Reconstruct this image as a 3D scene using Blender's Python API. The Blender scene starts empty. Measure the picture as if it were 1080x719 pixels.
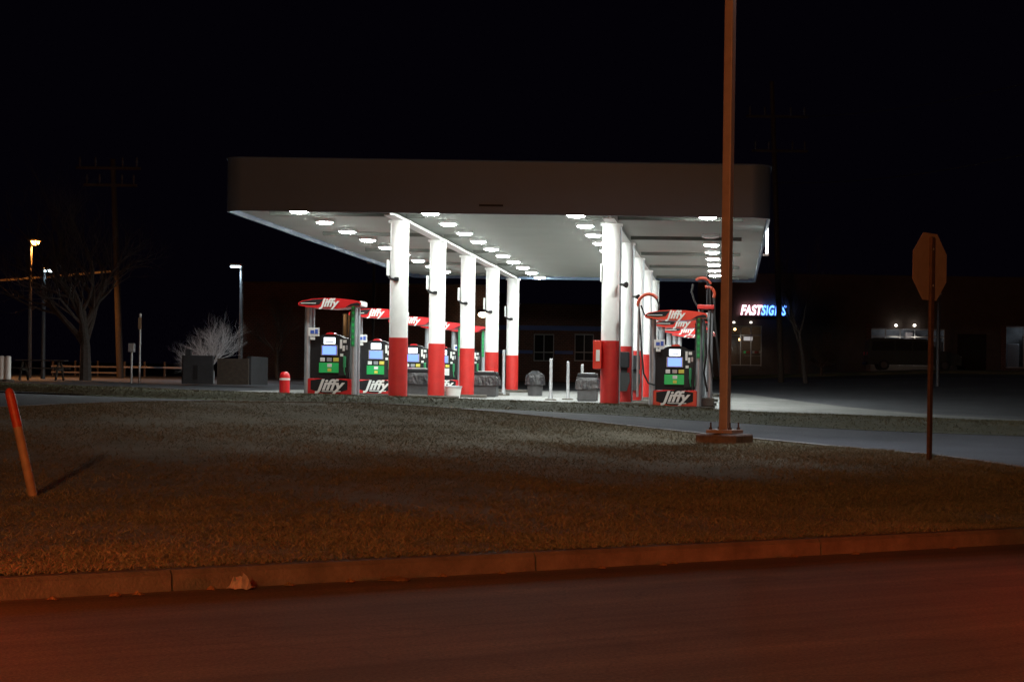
import bpy, bmesh, math, random
import numpy as np
from mathutils import Vector, Matrix
rnd = random.Random(7)
S = bpy.context.scene
COL = S.collection
PI = math.pi
E = 1.5                                        # eye height above the carriageway
F, U0, V0, TH = 2000.0, 770.13, 410.25, 0.0141   # focal length and principal point of the 1080-wide photograph, camera roll
cT, sT = math.cos(TH), math.sin(TH)

def U(px, py, D):
    """world point seen at a photo pixel, at depth D"""
    dx, dy = px - U0, py - V0
    x = cT*dx + sT*dy; y = -sT*dx + cT*dy
    return Vector((x*D/F, D, E - y*D/F))

# ------------------------------------------------------------------ materials
def mat(name, col, rough=.6, metal=0., emit=None, estr=0., noise=0., nscale=8., bump=0., bscale=60., col2=None, spec=None, alpha=None, coat=0.):
    m = bpy.data.materials.new(name); m.use_nodes = True
    nt = m.node_tree; b = nt.nodes['Principled BSDF']
    b.inputs['Base Color'].default_value = (*col, 1)
    b.inputs['Roughness'].default_value = rough; b.inputs['Metallic'].default_value = metal
    if spec is not None: b.inputs['Specular IOR Level'].default_value = spec
    if coat: b.inputs['Coat Weight'].default_value = coat
    if emit:
        b.inputs['Emission Color'].default_value = (*emit, 1); b.inputs['Emission Strength'].default_value = estr
    if alpha is not None: b.inputs['Alpha'].default_value = alpha
    if noise or bump or col2:
        tc = nt.nodes.new('ShaderNodeTexCoord')
        if noise or col2:
            n = nt.nodes.new('ShaderNodeTexNoise'); n.inputs['Scale'].default_value = nscale; n.inputs['Detail'].default_value = 8; n.inputs['Roughness'].default_value = .65
            nt.links.new(tc.outputs['Object'], n.inputs['Vector'])
            r = nt.nodes.new('ShaderNodeValToRGB')
            r.color_ramp.elements[0].position = .34; r.color_ramp.elements[1].position = .68
            c2 = col2 or tuple(min(1, c*(1+noise)) for c in col)
            c1 = col if col2 else tuple(c*(1-noise) for c in col)
            r.color_ramp.elements[0].color = (*c1, 1); r.color_ramp.elements[1].color = (*c2, 1)
            nt.links.new(n.outputs['Fac'], r.inputs['Fac']); nt.links.new(r.outputs['Color'], b.inputs['Base Color'])
        if bump:
            n2 = nt.nodes.new('ShaderNodeTexNoise'); n2.inputs['Scale'].default_value = bscale; n2.inputs['Detail'].default_value = 6
            nt.links.new(tc.outputs['Object'], n2.inputs['Vector'])
            bp = nt.nodes.new('ShaderNodeBump'); bp.inputs['Strength'].default_value = bump; bp.inputs['Distance'].default_value = .02
            nt.links.new(n2.outputs['Fac'], bp.inputs['Height']); nt.links.new(bp.outputs['Normal'], b.inputs['Normal'])
    return m

def emis(name, col, s):
    return mat(name, (.02, .02, .02), .4, emit=col, estr=s)

def asphalt_mat(name, col, crack=True, nscale=.35, wear=None):
    m = mat(name, col, .82, noise=.28, nscale=nscale, bump=.6, bscale=55)
    nt = m.node_tree; b = nt.nodes['Principled BSDF']
    base = b.inputs['Base Color'].links[0].from_socket
    tc = nt.nodes.new('ShaderNodeTexCoord')
    # aggregate speckle
    v = nt.nodes.new('ShaderNodeTexNoise'); v.inputs['Scale'].default_value = 42; v.inputs['Detail'].default_value = 4
    nt.links.new(tc.outputs['Object'], v.inputs['Vector'])
    mr = nt.nodes.new('ShaderNodeMapRange'); mr.inputs['From Min'].default_value = .3; mr.inputs['From Max'].default_value = .7
    mr.inputs['To Min'].default_value = .6; mr.inputs['To Max'].default_value = 1.45
    nt.links.new(v.outputs['Fac'], mr.inputs['Value'])
    mx = nt.nodes.new('ShaderNodeMix'); mx.data_type = 'RGBA'; mx.blend_type = 'MULTIPLY'; mx.inputs['Factor'].default_value = 1
    nt.links.new(base, mx.inputs[6]); nt.links.new(mr.outputs['Result'], mx.inputs[7])
    out = mx.outputs[2]
    if crack:
        vo = nt.nodes.new('ShaderNodeTexVoronoi'); vo.feature = 'DISTANCE_TO_EDGE'; vo.inputs['Scale'].default_value = .33
        nz = nt.nodes.new('ShaderNodeTexNoise'); nz.inputs['Scale'].default_value = 1.6; nz.inputs['Detail'].default_value = 5
        nt.links.new(tc.outputs['Object'], nz.inputs['Vector'])
        ad = nt.nodes.new('ShaderNodeMix'); ad.data_type = 'RGBA'; ad.blend_type = 'LINEAR_LIGHT'; ad.inputs['Factor'].default_value = .5
        nt.links.new(tc.outputs['Object'], ad.inputs[6]); nt.links.new(nz.outputs['Color'], ad.inputs[7])
        nt.links.new(ad.outputs[2], vo.inputs['Vector'])
        m2 = nt.nodes.new('ShaderNodeMapRange'); m2.inputs['From Min'].default_value = .002; m2.inputs['From Max'].default_value = .008
        m2.inputs['To Min'].default_value = .78; m2.inputs['To Max'].default_value = 1
        nt.links.new(vo.outputs['Distance'], m2.inputs['Value'])
        mx2 = nt.nodes.new('ShaderNodeMix'); mx2.data_type = 'RGBA'; mx2.blend_type = 'MULTIPLY'; mx2.inputs['Factor'].default_value = 1
        nt.links.new(out, mx2.inputs[6]); nt.links.new(m2.outputs['Result'], mx2.inputs[7]); out = mx2.outputs[2]
    if wear is not None:                       # wheel paths, oil drips and old seal coat running with the lanes
        mp = nt.nodes.new('ShaderNodeMapping'); mp.vector_type = 'TEXTURE'; mp.inputs['Rotation'].default_value = (0, 0, wear); mp.inputs['Scale'].default_value = (22, .55, 1)
        nt.links.new(tc.outputs['Object'], mp.inputs['Vector'])
        wn = nt.nodes.new('ShaderNodeTexNoise'); wn.inputs['Scale'].default_value = 1.; wn.inputs['Detail'].default_value = 5; wn.inputs['Roughness'].default_value = .7
        nt.links.new(mp.outputs['Vector'], wn.inputs['Vector'])
        w2 = nt.nodes.new('ShaderNodeMapRange'); w2.inputs['From Min'].default_value = .35; w2.inputs['From Max'].default_value = .68; w2.inputs['To Min'].default_value = .62; w2.inputs['To Max'].default_value = 1.4
        nt.links.new(wn.outputs['Fac'], w2.inputs['Value'])
        m3 = nt.nodes.new('ShaderNodeMix'); m3.data_type = 'RGBA'; m3.blend_type = 'MULTIPLY'; m3.inputs['Factor'].default_value = 1
        nt.links.new(out, m3.inputs[6]); nt.links.new(w2.outputs['Result'], m3.inputs[7]); out = m3.outputs[2]
    nt.links.new(out, b.inputs['Base Color'])
    return m

M = dict(
    road=asphalt_mat('asphalt_road', (.086, .063, .042), wear=math.atan2(6.10, 7.88)),
    patch=asphalt_mat('asphalt_patch', (.13, .115, .10), False),
    drive=asphalt_mat('asphalt_drive', (.10, .104, .118), nscale=.25),
    lot=asphalt_mat('lot_concrete', (.20, .20, .195), nscale=.4),
    ground=mat('dark_ground', (.05, .047, .04), .9, noise=.4, nscale=.5),
    kerb=mat('kerb_concrete', (.088, .078, .066), .85, noise=.35, nscale=3, bump=.5, bscale=40),
    soil=mat('turf_soil', (.12, .105, .06), .95, col2=(.22, .185, .12), nscale=.9, bump=.9, bscale=26),
    soil2=mat('verge_turf', (.06, .065, .035), .95, col2=(.11, .10, .06), nscale=.8, bump=.9, bscale=20),
    white=mat('white_painted_steel', (.80, .81, .80), .45, noise=.05, nscale=3),
    soffit=mat('soffit_panel', (.37, .39, .365), .85, spec=.15, noise=.05, nscale=.7),
    beam=mat('beam_paint', (.11, .115, .10), .6, noise=.1, nscale=2),
    fascia=mat('fascia_panel', (.088, .135, .215), .5, noise=.04, nscale=.8),
    red=mat('red_paint', (.50, .022, .018), .45, noise=.12, nscale=3),
    red2=mat('gloss_red_plastic', (.62, .02, .025), .3, noise=.06, nscale=4),
    black=mat('black_plastic', (.013, .013, .015), .6, spec=.25),
    black2=mat('dark_rubber', (.015, .015, .015), .7),
    grey=mat('grey_steel', (.36, .38, .41), .4, metal=.25, noise=.1, nscale=5),
    galv=mat('galvanised_steel', (.42, .44, .46), .45, metal=.5, noise=.15, nscale=12),
    bronze=mat('bronze_pole_paint', (.38, .27, .225), .5, noise=.12, nscale=5),
    rust=mat('rusty_post', (.075, .042, .032), .75, noise=.35, nscale=14),
    signback=mat('bare_sign_back', (.34, .235, .18), .55, noise=.12, nscale=7),
    signred=mat('sign_red', (.5, .02, .02), .4),
    concrete=mat('footing_concrete', (.17, .12, .10), .9, noise=.4, nscale=6, bump=.6, bscale=40),
    orange=mat('orange_plastic', (.40, .05, .018), .5, noise=.3, nscale=9),
    yellow=mat('weathered_marker', (.30, .20, .12), .65, noise=.2, nscale=8),
    green=mat('green_panel', (.01, .30, .07), .45, emit=(.02, .5, .12), estr=.25),
    greenstrip=mat('green_banner', (.03, .25, .10), .5),
    lamp=emis('led_lens', (.93, 1.0, .95), 300),
    screen=emis('blue_display', (.13, .24, 1.0), 2.5),
    price=emis('white_display', (.85, .92, 1.0), 3.0),
    tagw=mat('white_label', (.78, .78, .76), .5),
    tagy=mat('yellow_label', (.70, .62, .10), .5),
    tagb=mat('blue_print', (.05, .12, .5), .5),
    tagp=mat('pink_label', (.75, .35, .55), .5),
    bag=mat('bin_liner', (.035, .035, .038), .22, noise=.6, nscale=9, bump=1., bscale=14),
    binb=mat('bin_body', (.06, .06, .063), .6, noise=.2, nscale=6),
    bark=mat('grey_bark', (.065, .055, .05), .9, noise=.35, nscale=12),
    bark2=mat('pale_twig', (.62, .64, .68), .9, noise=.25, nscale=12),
    wood=mat('pole_timber', (.045, .033, .025), .9, noise=.3, nscale=7),
    brick=mat('brick_wall', (.15, .07, .05), .9),
    wall=mat('dark_render', (.11, .085, .075), .9, noise=.15, nscale=1.5),
    bluep=mat('blue_trim', (.05, .10, .35), .5),
    roomd=mat('dim_room_wall', (.16, .16, .165), .8, noise=.5, nscale=1.2),
    roomw=mat('room_wall', (.45, .43, .38), .8, noise=.1, nscale=1),
    glass=mat('window_glass', (.02, .025, .03), .05, alpha=.25),
    frame=mat('window_frame', (.42, .42, .43), .5),
    carp=mat('dark_car_paint', (.05, .062, .056), .25, coat=.8),
    carp2=mat('silver_car_paint', (.30, .31, .33), .25, metal=.4, coat=.8),
    tyre=mat('tyre_rubber', (.02, .02, .02), .85),
    rim=mat('alloy_rim', (.07, .07, .075), .4, metal=.6),
    tail=emis('added_car_tail_lens', (1, .03, .012), 420),  # lamps of the two added cars, glow raised to redden the road
    tail2=emis('added_car_tail_lens_bright', (1, .03, .012), 700),
    amber=emis('added_car_amber_lens', (1, .36, .02), 300),
    head=emis('clear_lamp_lens', (1, .95, .85), 4),
    sodium=emis('sodium_lens', (1, .40, .07), 60),
    ledcold=emis('cold_led_lens', (.72, .92, 1.0), 14),
    wallwarm=emis('warm_wall_lens', (1, .80, .52), 9),
    shopw=emis('lit_letter_white', (1, .55, .66), 4.2),
    shopb=emis('lit_letter_blue', (.10, .28, 1.0), 4.0),
    bulb=emis('warm_bulb', (1, .62, .22), 14),
    paper=mat('dirty_paper', (.20, .185, .17), .8, noise=.2, nscale=20),
    leaf=mat('dry_leaf', (.12, .07, .03), .8, noise=.3, nscale=30),
    bush=mat('dry_bush', (.10, .07, .05), .9, noise=.3, nscale=10),
    cable=mat('cable_black', (.03, .03, .03), .6),
    encl=mat('enclosure_block', (.026, .026, .03), .9, noise=.2, nscale=4),
    railm=mat('rail_steel', (.22, .21, .24), .5, metal=.3),
    polep=mat('dark_pole_paint', (.06, .065, .075), .5, noise=.2, nscale=4),
    edge=mat('edging_concrete', (.30, .29, .28), .9, noise=.3, nscale=4),
    guard=mat('cable_guard', (.55, .40, .22), .6),
)
# brick pattern for brick
def brickify(m):
    nt = m.node_tree; b = nt.nodes['Principled BSDF']
    tc = nt.nodes.new('ShaderNodeTexCoord'); mp = nt.nodes.new('ShaderNodeMapping'); mp.inputs['Rotation'].default_value = (PI/2, 0, 0)
    br = nt.nodes.new('ShaderNodeTexBrick'); br.inputs['Scale'].default_value = 2.2
    br.inputs['Color1'].default_value = (.16, .07, .05, 1); br.inputs['Color2'].default_value = (.11, .05, .04, 1); br.inputs['Mortar'].default_value = (.2, .18, .16, 1)
    nt.links.new(tc.outputs['Object'], mp.inputs['Vector']); nt.links.new(mp.outputs['Vector'], br.inputs['Vector'])
    nt.links.new(br.outputs['Color'], b.inputs['Base Color'])
brickify(M['brick'])

# ------------------------------------------------------------------ mesh helpers
class MB:
    def __init__(s): s.bm = bmesh.new()
    def box(s, c, d, bev=0., rz=0., ry=0., rx=0.):
        mtx = Matrix.Translation(c) @ Matrix.Rotation(rz, 4, 'Z') @ Matrix.Rotation(ry, 4, 'Y') @ Matrix.Rotation(rx, 4, 'X') @ Matrix.Diagonal((*d, 1))
        t = bmesh.new(); bmesh.ops.create_cube(t, size=1, matrix=mtx)
        if bev: bmesh.ops.bevel(t, geom=t.edges[:], offset=bev, segments=2, affect='EDGES', profile=.5)
        s._merge(t); return s
    def _merge(s, t):
        me = bpy.data.meshes.new('tmp'); t.to_mesh(me); t.free(); s.bm.from_mesh(me); bpy.data.meshes.remove(me)
    def cyl(s, p0, p1, r0, r1=None, n=16, cap=True):
        return s.tube([p0, p1], [r0, r0 if r1 is None else r1], n, cap)
    def tube(s, pts, rad, n=8, cap=True):
        pts = [Vector(p) for p in pts]
        if not hasattr(rad, '__len__'): rad = [rad]*len(pts)
        rings = []; prev = None
        for i, p in enumerate(pts):
            d = (pts[min(i+1, len(pts)-1)] - pts[max(i-1, 0)]).normalized()
            if prev is None:
                a = d.orthogonal().normalized() if abs(d.z) < .99 else Vector((1, 0, 0))
            else:
                a = (prev - d*prev.dot(d)); a = a.normalized() if a.length > 1e-6 else d.orthogonal().normalized()
            prev = a; b = d.cross(a)
            rings.append([s.bm.verts.new(p + (a*math.cos(2*PI*k/n) + b*math.sin(2*PI*k/n))*rad[i]) for k in range(n)])
        for r0, r1 in zip(rings, rings[1:]):
            for k in range(n): s.bm.faces.new((r0[k], r0[(k+1) % n], r1[(k+1) % n], r1[k]))
        if cap: s.bm.faces.new(rings[0][::-1]); s.bm.faces.new(rings[-1])
        return s
    def prism(s, outline, y0, y1):
        """outline in x,z extruded along y"""
        a = [s.bm.verts.new((x, y0, z)) for x, z in outline]; b = [s.bm.verts.new((x, y1, z)) for x, z in outline]
        n = len(a); s.bm.faces.new(a); s.bm.faces.new(b[::-1])
        for k in range(n): s.bm.faces.new((a[k], b[k], b[(k+1) % n], a[(k+1) % n]))
        return s
    def slab(s, outline, z0, z1, top=True, bottom=True):
        a = [s.bm.verts.new((x, y, z0)) for x, y in outline]; b = [s.bm.verts.new((x, y, z1)) for x, y in outline]
        n = len(a)
        if bottom: s.bm.faces.new(a[::-1])
        if top: s.bm.faces.new(b)
        for k in range(n): s.bm.faces.new((a[k], a[(k+1) % n], b[(k+1) % n], b[k]))
        return s
    def lathe(s, c, prof, n=24):
        rings = [[s.bm.verts.new((c[0]+r*math.cos(2*PI*k/n), c[1]+r*math.sin(2*PI*k/n), c[2]+z)) for k in range(n)] for r, z in prof]
        for r0, r1 in zip(rings, rings[1:]):
            for k in range(n): s.bm.faces.new((r0[k], r0[(k+1) % n], r1[(k+1) % n], r1[k]))
        s.bm.faces.new(rings[0][::-1]); s.bm.faces.new(rings[-1]); return s
    def build(s, name, m, parent=None, smooth=False):
        bmesh.ops.recalc_face_normals(s.bm, faces=s.bm.faces[:])
        me = bpy.data.meshes.new(name); s.bm.to_mesh(me); s.bm.free()
        o = bpy.data.objects.new(name, me); COL.objects.link(o); me.materials.append(m)
        if smooth:
            me.polygons.foreach_set('use_smooth', [True]*len(me.polygons))
            try:
                md = o.modifiers.new('wn', 'EDGE_SPLIT'); md.split_angle = math.radians(38)
            except Exception: pass
        if parent: o.parent = parent
        return o

def tag(o, label=None, cat=None, group=None, kind=None):
    if label: o['label'] = label
    if cat: o['category'] = cat
    if group: o['group'] = group
    if kind: o['kind'] = kind
    return o
def empty(name, loc, rz=0.):
    o = bpy.data.objects.new(name, None); COL.objects.link(o); o.location = loc; o.rotation_euler = (0, 0, rz); o.empty_display_size = .2
    return o
def copy_tree(o, parent=None):
    c = o.copy(); COL.objects.link(c)
    if parent: c.parent = parent
    for ch in list(o.children): copy_tree(ch, c)
    return c
def pymesh(name, verts, faces, m, parent=None, smooth=False):
    me = bpy.data.meshes.new(name); me.from_pydata(verts, [], faces); me.update()
    o = bpy.data.objects.new(name, me); COL.objects.link(o); me.materials.append(m)
    if smooth: me.polygons.foreach_set('use_smooth', [True]*len(me.polygons))
    if parent: o.parent = parent
    return o
def lettering(name, txt, size, m, parent, loc, rot, shear=0., bold=0., depth=.004, width=None, sx=1.):
    cu = bpy.data.curves.new(name, 'FONT'); cu.body = txt; cu.size = size; cu.shear = shear; cu.offset = bold; cu.extrude = depth
    cu.align_x = 'CENTER'; cu.align_y = 'CENTER'; cu.resolution_u = 3
    t = bpy.data.objects.new('tmp', cu); COL.objects.link(t)
    bpy.context.view_layer.update()
    me = bpy.data.meshes.new_from_object(t.evaluated_get(bpy.context.evaluated_depsgraph_get()))
    bpy.data.objects.remove(t)
    me.name = name
    if width:
        xs = [v.co.x for v in me.vertices]; k = width/(max(xs)-min(xs))
        for v in me.vertices: v.co.x *= k
    o = bpy.data.objects.new(name, me); COL.objects.link(o); me.materials.clear(); me.materials.append(m)
    o.location = loc; o.rotation_euler = rot
    if parent: o.parent = parent
    return o

# ------------------------------------------------------------------ ground shape
P0 = Vector((-4.92, 12.84)); ANG = math.atan2(6.10, 7.88)
ux, uy = math.cos(ANG), math.sin(ANG); nx, ny = -uy, ux
def ST(s, t): return (P0.x + s*ux + t*nx, P0.y + s*uy + t*ny)
def inv_st(X, Y): return ((X-P0.x)*ux + (Y-P0.y)*uy, (X-P0.x)*nx + (Y-P0.y)*ny)
edge_px = [(0, 430, 32.7), (85, 426, 35.4), (170, 423, 37.6), (400, 425, 38.), (560, 438, 35.8), (720, 455, 33.), (830, 465, 31.5), (980, 480, 27.), (1080, 494, 25.2)]
edge_w = [U(*e) for e in edge_px]
ctl = [(p.x, p.y, p.z) for p in edge_w]
for s in range(-36, 37, 6):
    for t in (0.3, -1.5): ctl.append((*ST(s, t), .15))
def padz(X): return E - .47 - .02*(X + 6)
ctl += [(-7.49, 20.5, .23), (2.75, 26.1, .575), (-.1, 30.8, .60), (2.4, 37.5, .77), (3., 44., .90), (-26, 30, .75), (-20, 24, .4)]
for X in (-26, -18, -10, -2, 6, 12):
    for Y in (47., 56., 66.): ctl.append((X, Y, padz(X)))
ctl += [(8, 33, .55), (9, 26, .38), (12, 38, .65)]
ctl = np.array(ctl, float)
def tps_k(r2): return np.where(r2 > 1e-12, r2*np.log(r2 + 1e-12), 0.)
_A = ctl[:, :2]; _r2 = ((_A[:, None]-_A[None])**2).sum(-1); n_ = len(ctl)
_K = tps_k(_r2) + np.eye(n_)*8.
_Pm = np.c_[np.ones(n_), _A]; _L = np.zeros((n_+3, n_+3)); _L[:n_, :n_] = _K; _L[:n_, n_:] = _Pm; _L[n_:, :n_] = _Pm.T
_w = np.linalg.solve(_L, np.r_[ctl[:, 2], 0, 0, 0])
def G(X, Y):
    X = np.asarray(X, float); Y = np.asarray(Y, float); shp = np.broadcast(X, Y).shape
    x = np.broadcast_to(X, shp).ravel(); y = np.broadcast_to(Y, shp).ravel()
    xc = np.clip(x, -26, 12); yc = np.clip(y, 0, 62)
    r2 = (xc[:, None]-_A[None, :, 0])**2 + (yc[:, None]-_A[None, :, 1])**2
    near = tps_k(r2) @ _w[:n_] + _w[n_] + _w[n_+1]*xc + _w[n_+2]*yc
    k = np.clip((y-60)/60, 0, 1); k2 = k*k*(3-2*k)
    far = E - .47 - .02*(xc+6)*(1-k2) + k2*(.92 + .045*np.clip(xc+8, 0, 20)) + np.clip(y-120, 0, 400)*.012
    b = np.clip((y-54)/10, 0, 1); b = b*b*(3-2*b)
    z = near*(1-b) + far*b
    s, t = (x-P0.x)*ux + (y-P0.y)*uy, (x-P0.x)*nx + (y-P0.y)*ny
    tt = np.clip((t-.3)/3., 0, 1)
    z = .15 + (z-.15)*tt                       # level along the kerb
    return z.reshape(shp)
def g(X, Y): return float(G(X, Y))

def sheet(name, pts_fn, nu, nv, dz, m, kind='structure', skirt=.3):
    u = np.linspace(0, 1, nu); v = np.linspace(0, 1, nv); uu, vv = np.meshgrid(u, v, indexing='ij')
    X, Y = pts_fn(uu, vv); Z = G(X, Y) + (dz(X, Y) if callable(dz) else dz)
    V = np.c_[X.ravel(), Y.ravel(), Z.ravel()].tolist(); Fc = []
    for i in range(nu-1):
        for j in range(nv-1):
            Fc.append((i*nv+j, (i+1)*nv+j, (i+1)*nv+j+1, i*nv+j+1))
    if skirt:
        ring = [i*nv for i in range(nu)] + [(nu-1)*nv+j for j in range(1, nv)] + [i*nv+nv-1 for i in range(nu-2, -1, -1)] + [j for j in range(nv-2, 0, -1)]
        b0 = len(V)
        for r in ring: V.append([V[r][0], V[r][1], V[r][2]-skirt])
        n = len(ring)
        for k in range(n): Fc.append((ring[k], ring[(k+1) % n], b0+(k+1) % n, b0+k))
    o = pymesh(name, V, Fc, m, smooth=True); tag(o, kind=kind); return o

# carriageway
rv = [(*ST(s, t), 0) for s in (-140, 140) for t in (0.02, -11)]
o = pymesh('road', rv, [(0, 2, 3, 1)], M['road']); tag(o, kind='structure')
pc = [U(991, 709.5, 9.7), U(1110, 712, 9.62)]
pv = [(pc[0].x, pc[0].y, .004), (pc[1].x+1.2, pc[1].y+.12, .004), (pc[1].x+1.1, pc[1].y-2.4, .004), (pc[0].x-.05, pc[0].y-2.3, .004)]
o = pymesh('road_patch', pv, [(0, 3, 2, 1)], M['patch']); tag(o, kind='structure')
# near shoulder behind the camera side
o = pymesh('road_shoulder', [(*ST(s, t), .01) for s in (-140, 140) for t in (-11.0, -60)], [(0, 2, 3, 1)], M['ground']); tag(o, kind='structure')
# kerb stones: 3 m lengths with open joints, one continuous kerb
mb = MB()
for k in range(-30, 31):
    s0, s1 = k*3.05 + .008 + 1.2, (k+1)*3.05 - .008 + 1.2
    prof = [(0., -.05), (.012, .115), (.045, .148), (.16, .15), (.16, -.05)]
    a = [mb.bm.verts.new((*ST(s0, t), z)) for t, z in prof]; b = [mb.bm.verts.new((*ST(s1, t), z)) for t, z in prof]
    mb.bm.faces.new(a); mb.bm.faces.new(b[::-1])
    for i in range(5): mb.bm.faces.new((a[i], b[i], b[(i+1) % 5], a[(i+1) % 5]))
o = mb.build('kerb', M['kerb']); tag(o, kind='structure')

# land under everything
def land(uu, vv):
    # vv 0..1 from the kerb outwards, denser near
    X = -190 + 380*uu; Y = -150 + 560*vv; return X, Y
u = np.r_[np.linspace(-190, -40, 16), np.linspace(-38, 20, 60), np.linspace(23, 190, 20)]
v = np.r_[np.linspace(-130, 8, 20), np.linspace(9, 70, 62), np.linspace(72, 140, 35), np.linspace(150, 420, 12)]
uu, vv = np.meshgrid(u, v, indexing='ij'); Z = G(uu, vv) - .16
sv, tv = (uu-P0.x)*ux + (vv-P0.y)*uy, (uu-P0.x)*nx + (vv-P0.y)*ny
Z = np.where(tv < .8, -.12, Z)
nu, nv = uu.shape
o = pymesh('ground', np.c_[uu.ravel(), vv.ravel(), Z.ravel()].tolist(), [(i*nv+j, (i+1)*nv+j, (i+1)*nv+j+1, i*nv+j+1) for i in range(nu-1) for j in range(nv-1)], M['ground'], smooth=True)
tag(o, kind='structure')

# grass bank between the road and the drive
far = [(-30., 12.), (-26, 20.), (-20, 27.5), (-16.5, 30.6)] + [(p.x, p.y) for p in edge_w] + [(4.9, 23.6), (5.6, 21.9), (5.75, 21.25)]
fa = np.array(far); seg = np.r_[0, np.cumsum(np.hypot(*np.diff(fa, axis=0).T))]; q = seg/seg[-1]
# smooth the edge a little
qq = np.linspace(0, 1, 200); fx = np.interp(qq, q, fa[:, 0]); fy = np.interp(qq, q, fa[:, 1])
ker = np.ones(9)/9
fxs = np.convolve(np.pad(fx, 4, 'edge'), ker, 'valid'); fys = np.convolve(np.pad(fy, 4, 'edge'), ker, 'valid')
s_lo = inv_st(*far[0])[0]; s_hi = inv_st(*far[-1])[0]
def bank(uu, vv):
    X1 = np.interp(uu, qq, fxs); Y1 = np.interp(uu, qq, fys)
    s = s_lo + (s_hi-s_lo)*uu
    X0 = P0.x + s*ux + .165*nx; Y0 = P0.y + s*uy + .165*ny
    return X0 + (X1-X0)*vv, Y0 + (Y1-Y0)*vv
sheet('grass_bank', bank, 170, 70, 0., M['soil'], skirt=.25)
# flush concrete edging along the drive side of the bank
def edging(uu, vv):
    X1 = np.interp(uu, qq, fxs); Y1 = np.interp(uu, qq, fys)
    dX = np.gradient(fxs, qq); dY = np.gradient(fys, qq)
    ex = np.interp(uu, qq, dX); ey = np.interp(uu, qq, dY); L = np.hypot(ex, ey)+1e-9
    w = .02 + .16*vv
    return X1 - ey/L*w, Y1 + ex/L*w
sheet('drive_edging', edging, 220, 2, .012, M['edge'], skirt=.15)
# drive
def drive(uu, vv):
    X = -60 + 100*uu; Y = 16 + 36*vv
    s, t = (X-P0.x)*ux + (Y-P0.y)*uy, (X-P0.x)*nx + (Y-P0.y)*ny
    sh = np.clip(.05 - t, 0, None)
    return X + nx*sh, Y + ny*sh
sheet('drive', drive, 130, 60, -.10, M['drive'], skirt=0)
# verge between the drive and the station
va = [U(-60, 418.5, 47.), U(150, 420., 45.5), U(330, 422.5, 44.2), U(560, 430, 42.5), U(720, 442, 40.), U(830, 449., 39.), U(960, 455, 38.5), U(1130, 464, 38.), Vector((13., 37.5, 0)), Vector((30., 37., 0))]
vb = [(p.x*1.0, y) for p, y in zip(va, (48.2, 47.2, 46.6, 46.6, 46.2, 46., 46.2, 46.5, 46.5, 46.5))]
vax = [p.x for p in va]; vay = [p.y for p in va]; vby = [b[1] for b in vb]
def verge(uu, vv):
    X = vax[0] + (vax[-1]-vax[0])*uu
    y0 = np.interp(X, vax, vay); y1 = np.interp(X, vax, vby)
    return X, y0 + (y1-y0)*vv
def berm(X, Y):
    y0 = np.interp(X, vax, vay); y1 = np.interp(X, vax, vby); f = np.clip((Y-y0)/(y1-y0), 0, 1)
    return .085*np.clip((.6-X)/2.5, 0, 1)*np.sin(PI*np.clip(f, 0, 1)**1.3)**.8
def vdz(X, Y):
    y0 = np.interp(X, vax, vay); y1 = np.interp(X, vax, vby); f = np.clip((Y-y0)/(y1-y0), 0, 1); k = np.clip(f/.35, 0, 1)
    return -.095 + .125*k*k*(3-2*k) + berm(X, Y)
sheet('grass_verge', verge, 110, 14, lambda X, Y: vdz(X, Y), M['soil2'], skirt=.2)
# station forecourt
def pad(uu, vv):
    X = -15.5 + 29.5*uu; return X, 47.4 + (34 - np.clip(X-.5, 0, 8.5)*3.4)*vv
o = sheet('forecourt', pad, 40, 50, 0.0, M['lot'], skirt=.3)
def lot(uu, vv): return -75 + 120*uu, 46 + 56*vv
sheet('parking_lot', lot, 80, 60, -.06, M['drive'], skirt=0)
def fv(uu, vv): return -2 + 44*uu, 112. + 6*vv
sheet('far_grass_verge', fv, 40, 8, .05, M['soil2'], skirt=.2)

# turf blades on the bank, nobody could count them
def blades(name, n, sampler, h, w, m, seed, extra=None):
    r = np.random.default_rng(seed)
    X, Y = sampler(r, n); n = len(X); Z = G(X, Y) + (extra(X, Y) if extra else 0)
    a = r.uniform(0, 2*PI, n); hh = .55*h*r.uniform(.4, 1.4, n); ww = w*r.uniform(.6, 1.3, n)
    # tussocks: taller where a slow pattern is high
    pat = np.sin(X*1.7+np.sin(Y*1.3)*2)*np.sin(Y*2.1+np.cos(X*.9)*2); hh *= 1 + .45*pat
    lx, ly = r.normal(0, 1.5, n)*hh, r.normal(0, 1.5, n)*hh
    V = np.empty((n, 3, 3)); dx, dy = np.cos(a)*ww/2, np.sin(a)*ww/2
    V[:, 0] = np.c_[X-dx, Y-dy, Z-.004]; V[:, 1] = np.c_[X+dx, Y+dy, Z-.004]; V[:, 2] = np.c_[X+lx, Y+ly, Z+hh]
    me = bpy.data.meshes.new(name); me.vertices.add(3*n); me.vertices.foreach_set('co', V.ravel())
    me.loops.add(3*n); me.loops.foreach_set('vertex_index', np.arange(3*n, dtype=np.int32))
    me.polygons.add(n); me.polygons.foreach_set('loop_start', np.arange(0, 3*n, 3, dtype=np.int32))
    me.update(calc_edges=True); me.validate()
    at = me.attributes.new('tint', 'FLOAT', 'FACE'); at.data.foreach_set('value', np.clip(.5 + .28*pat*r.uniform(.3, 1, n) + r.normal(0, .22, n), 0, 1))
    o = bpy.data.objects.new(name, me); COL.objects.link(o); me.materials.append(m); tag(o, kind='stuff'); return o
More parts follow.
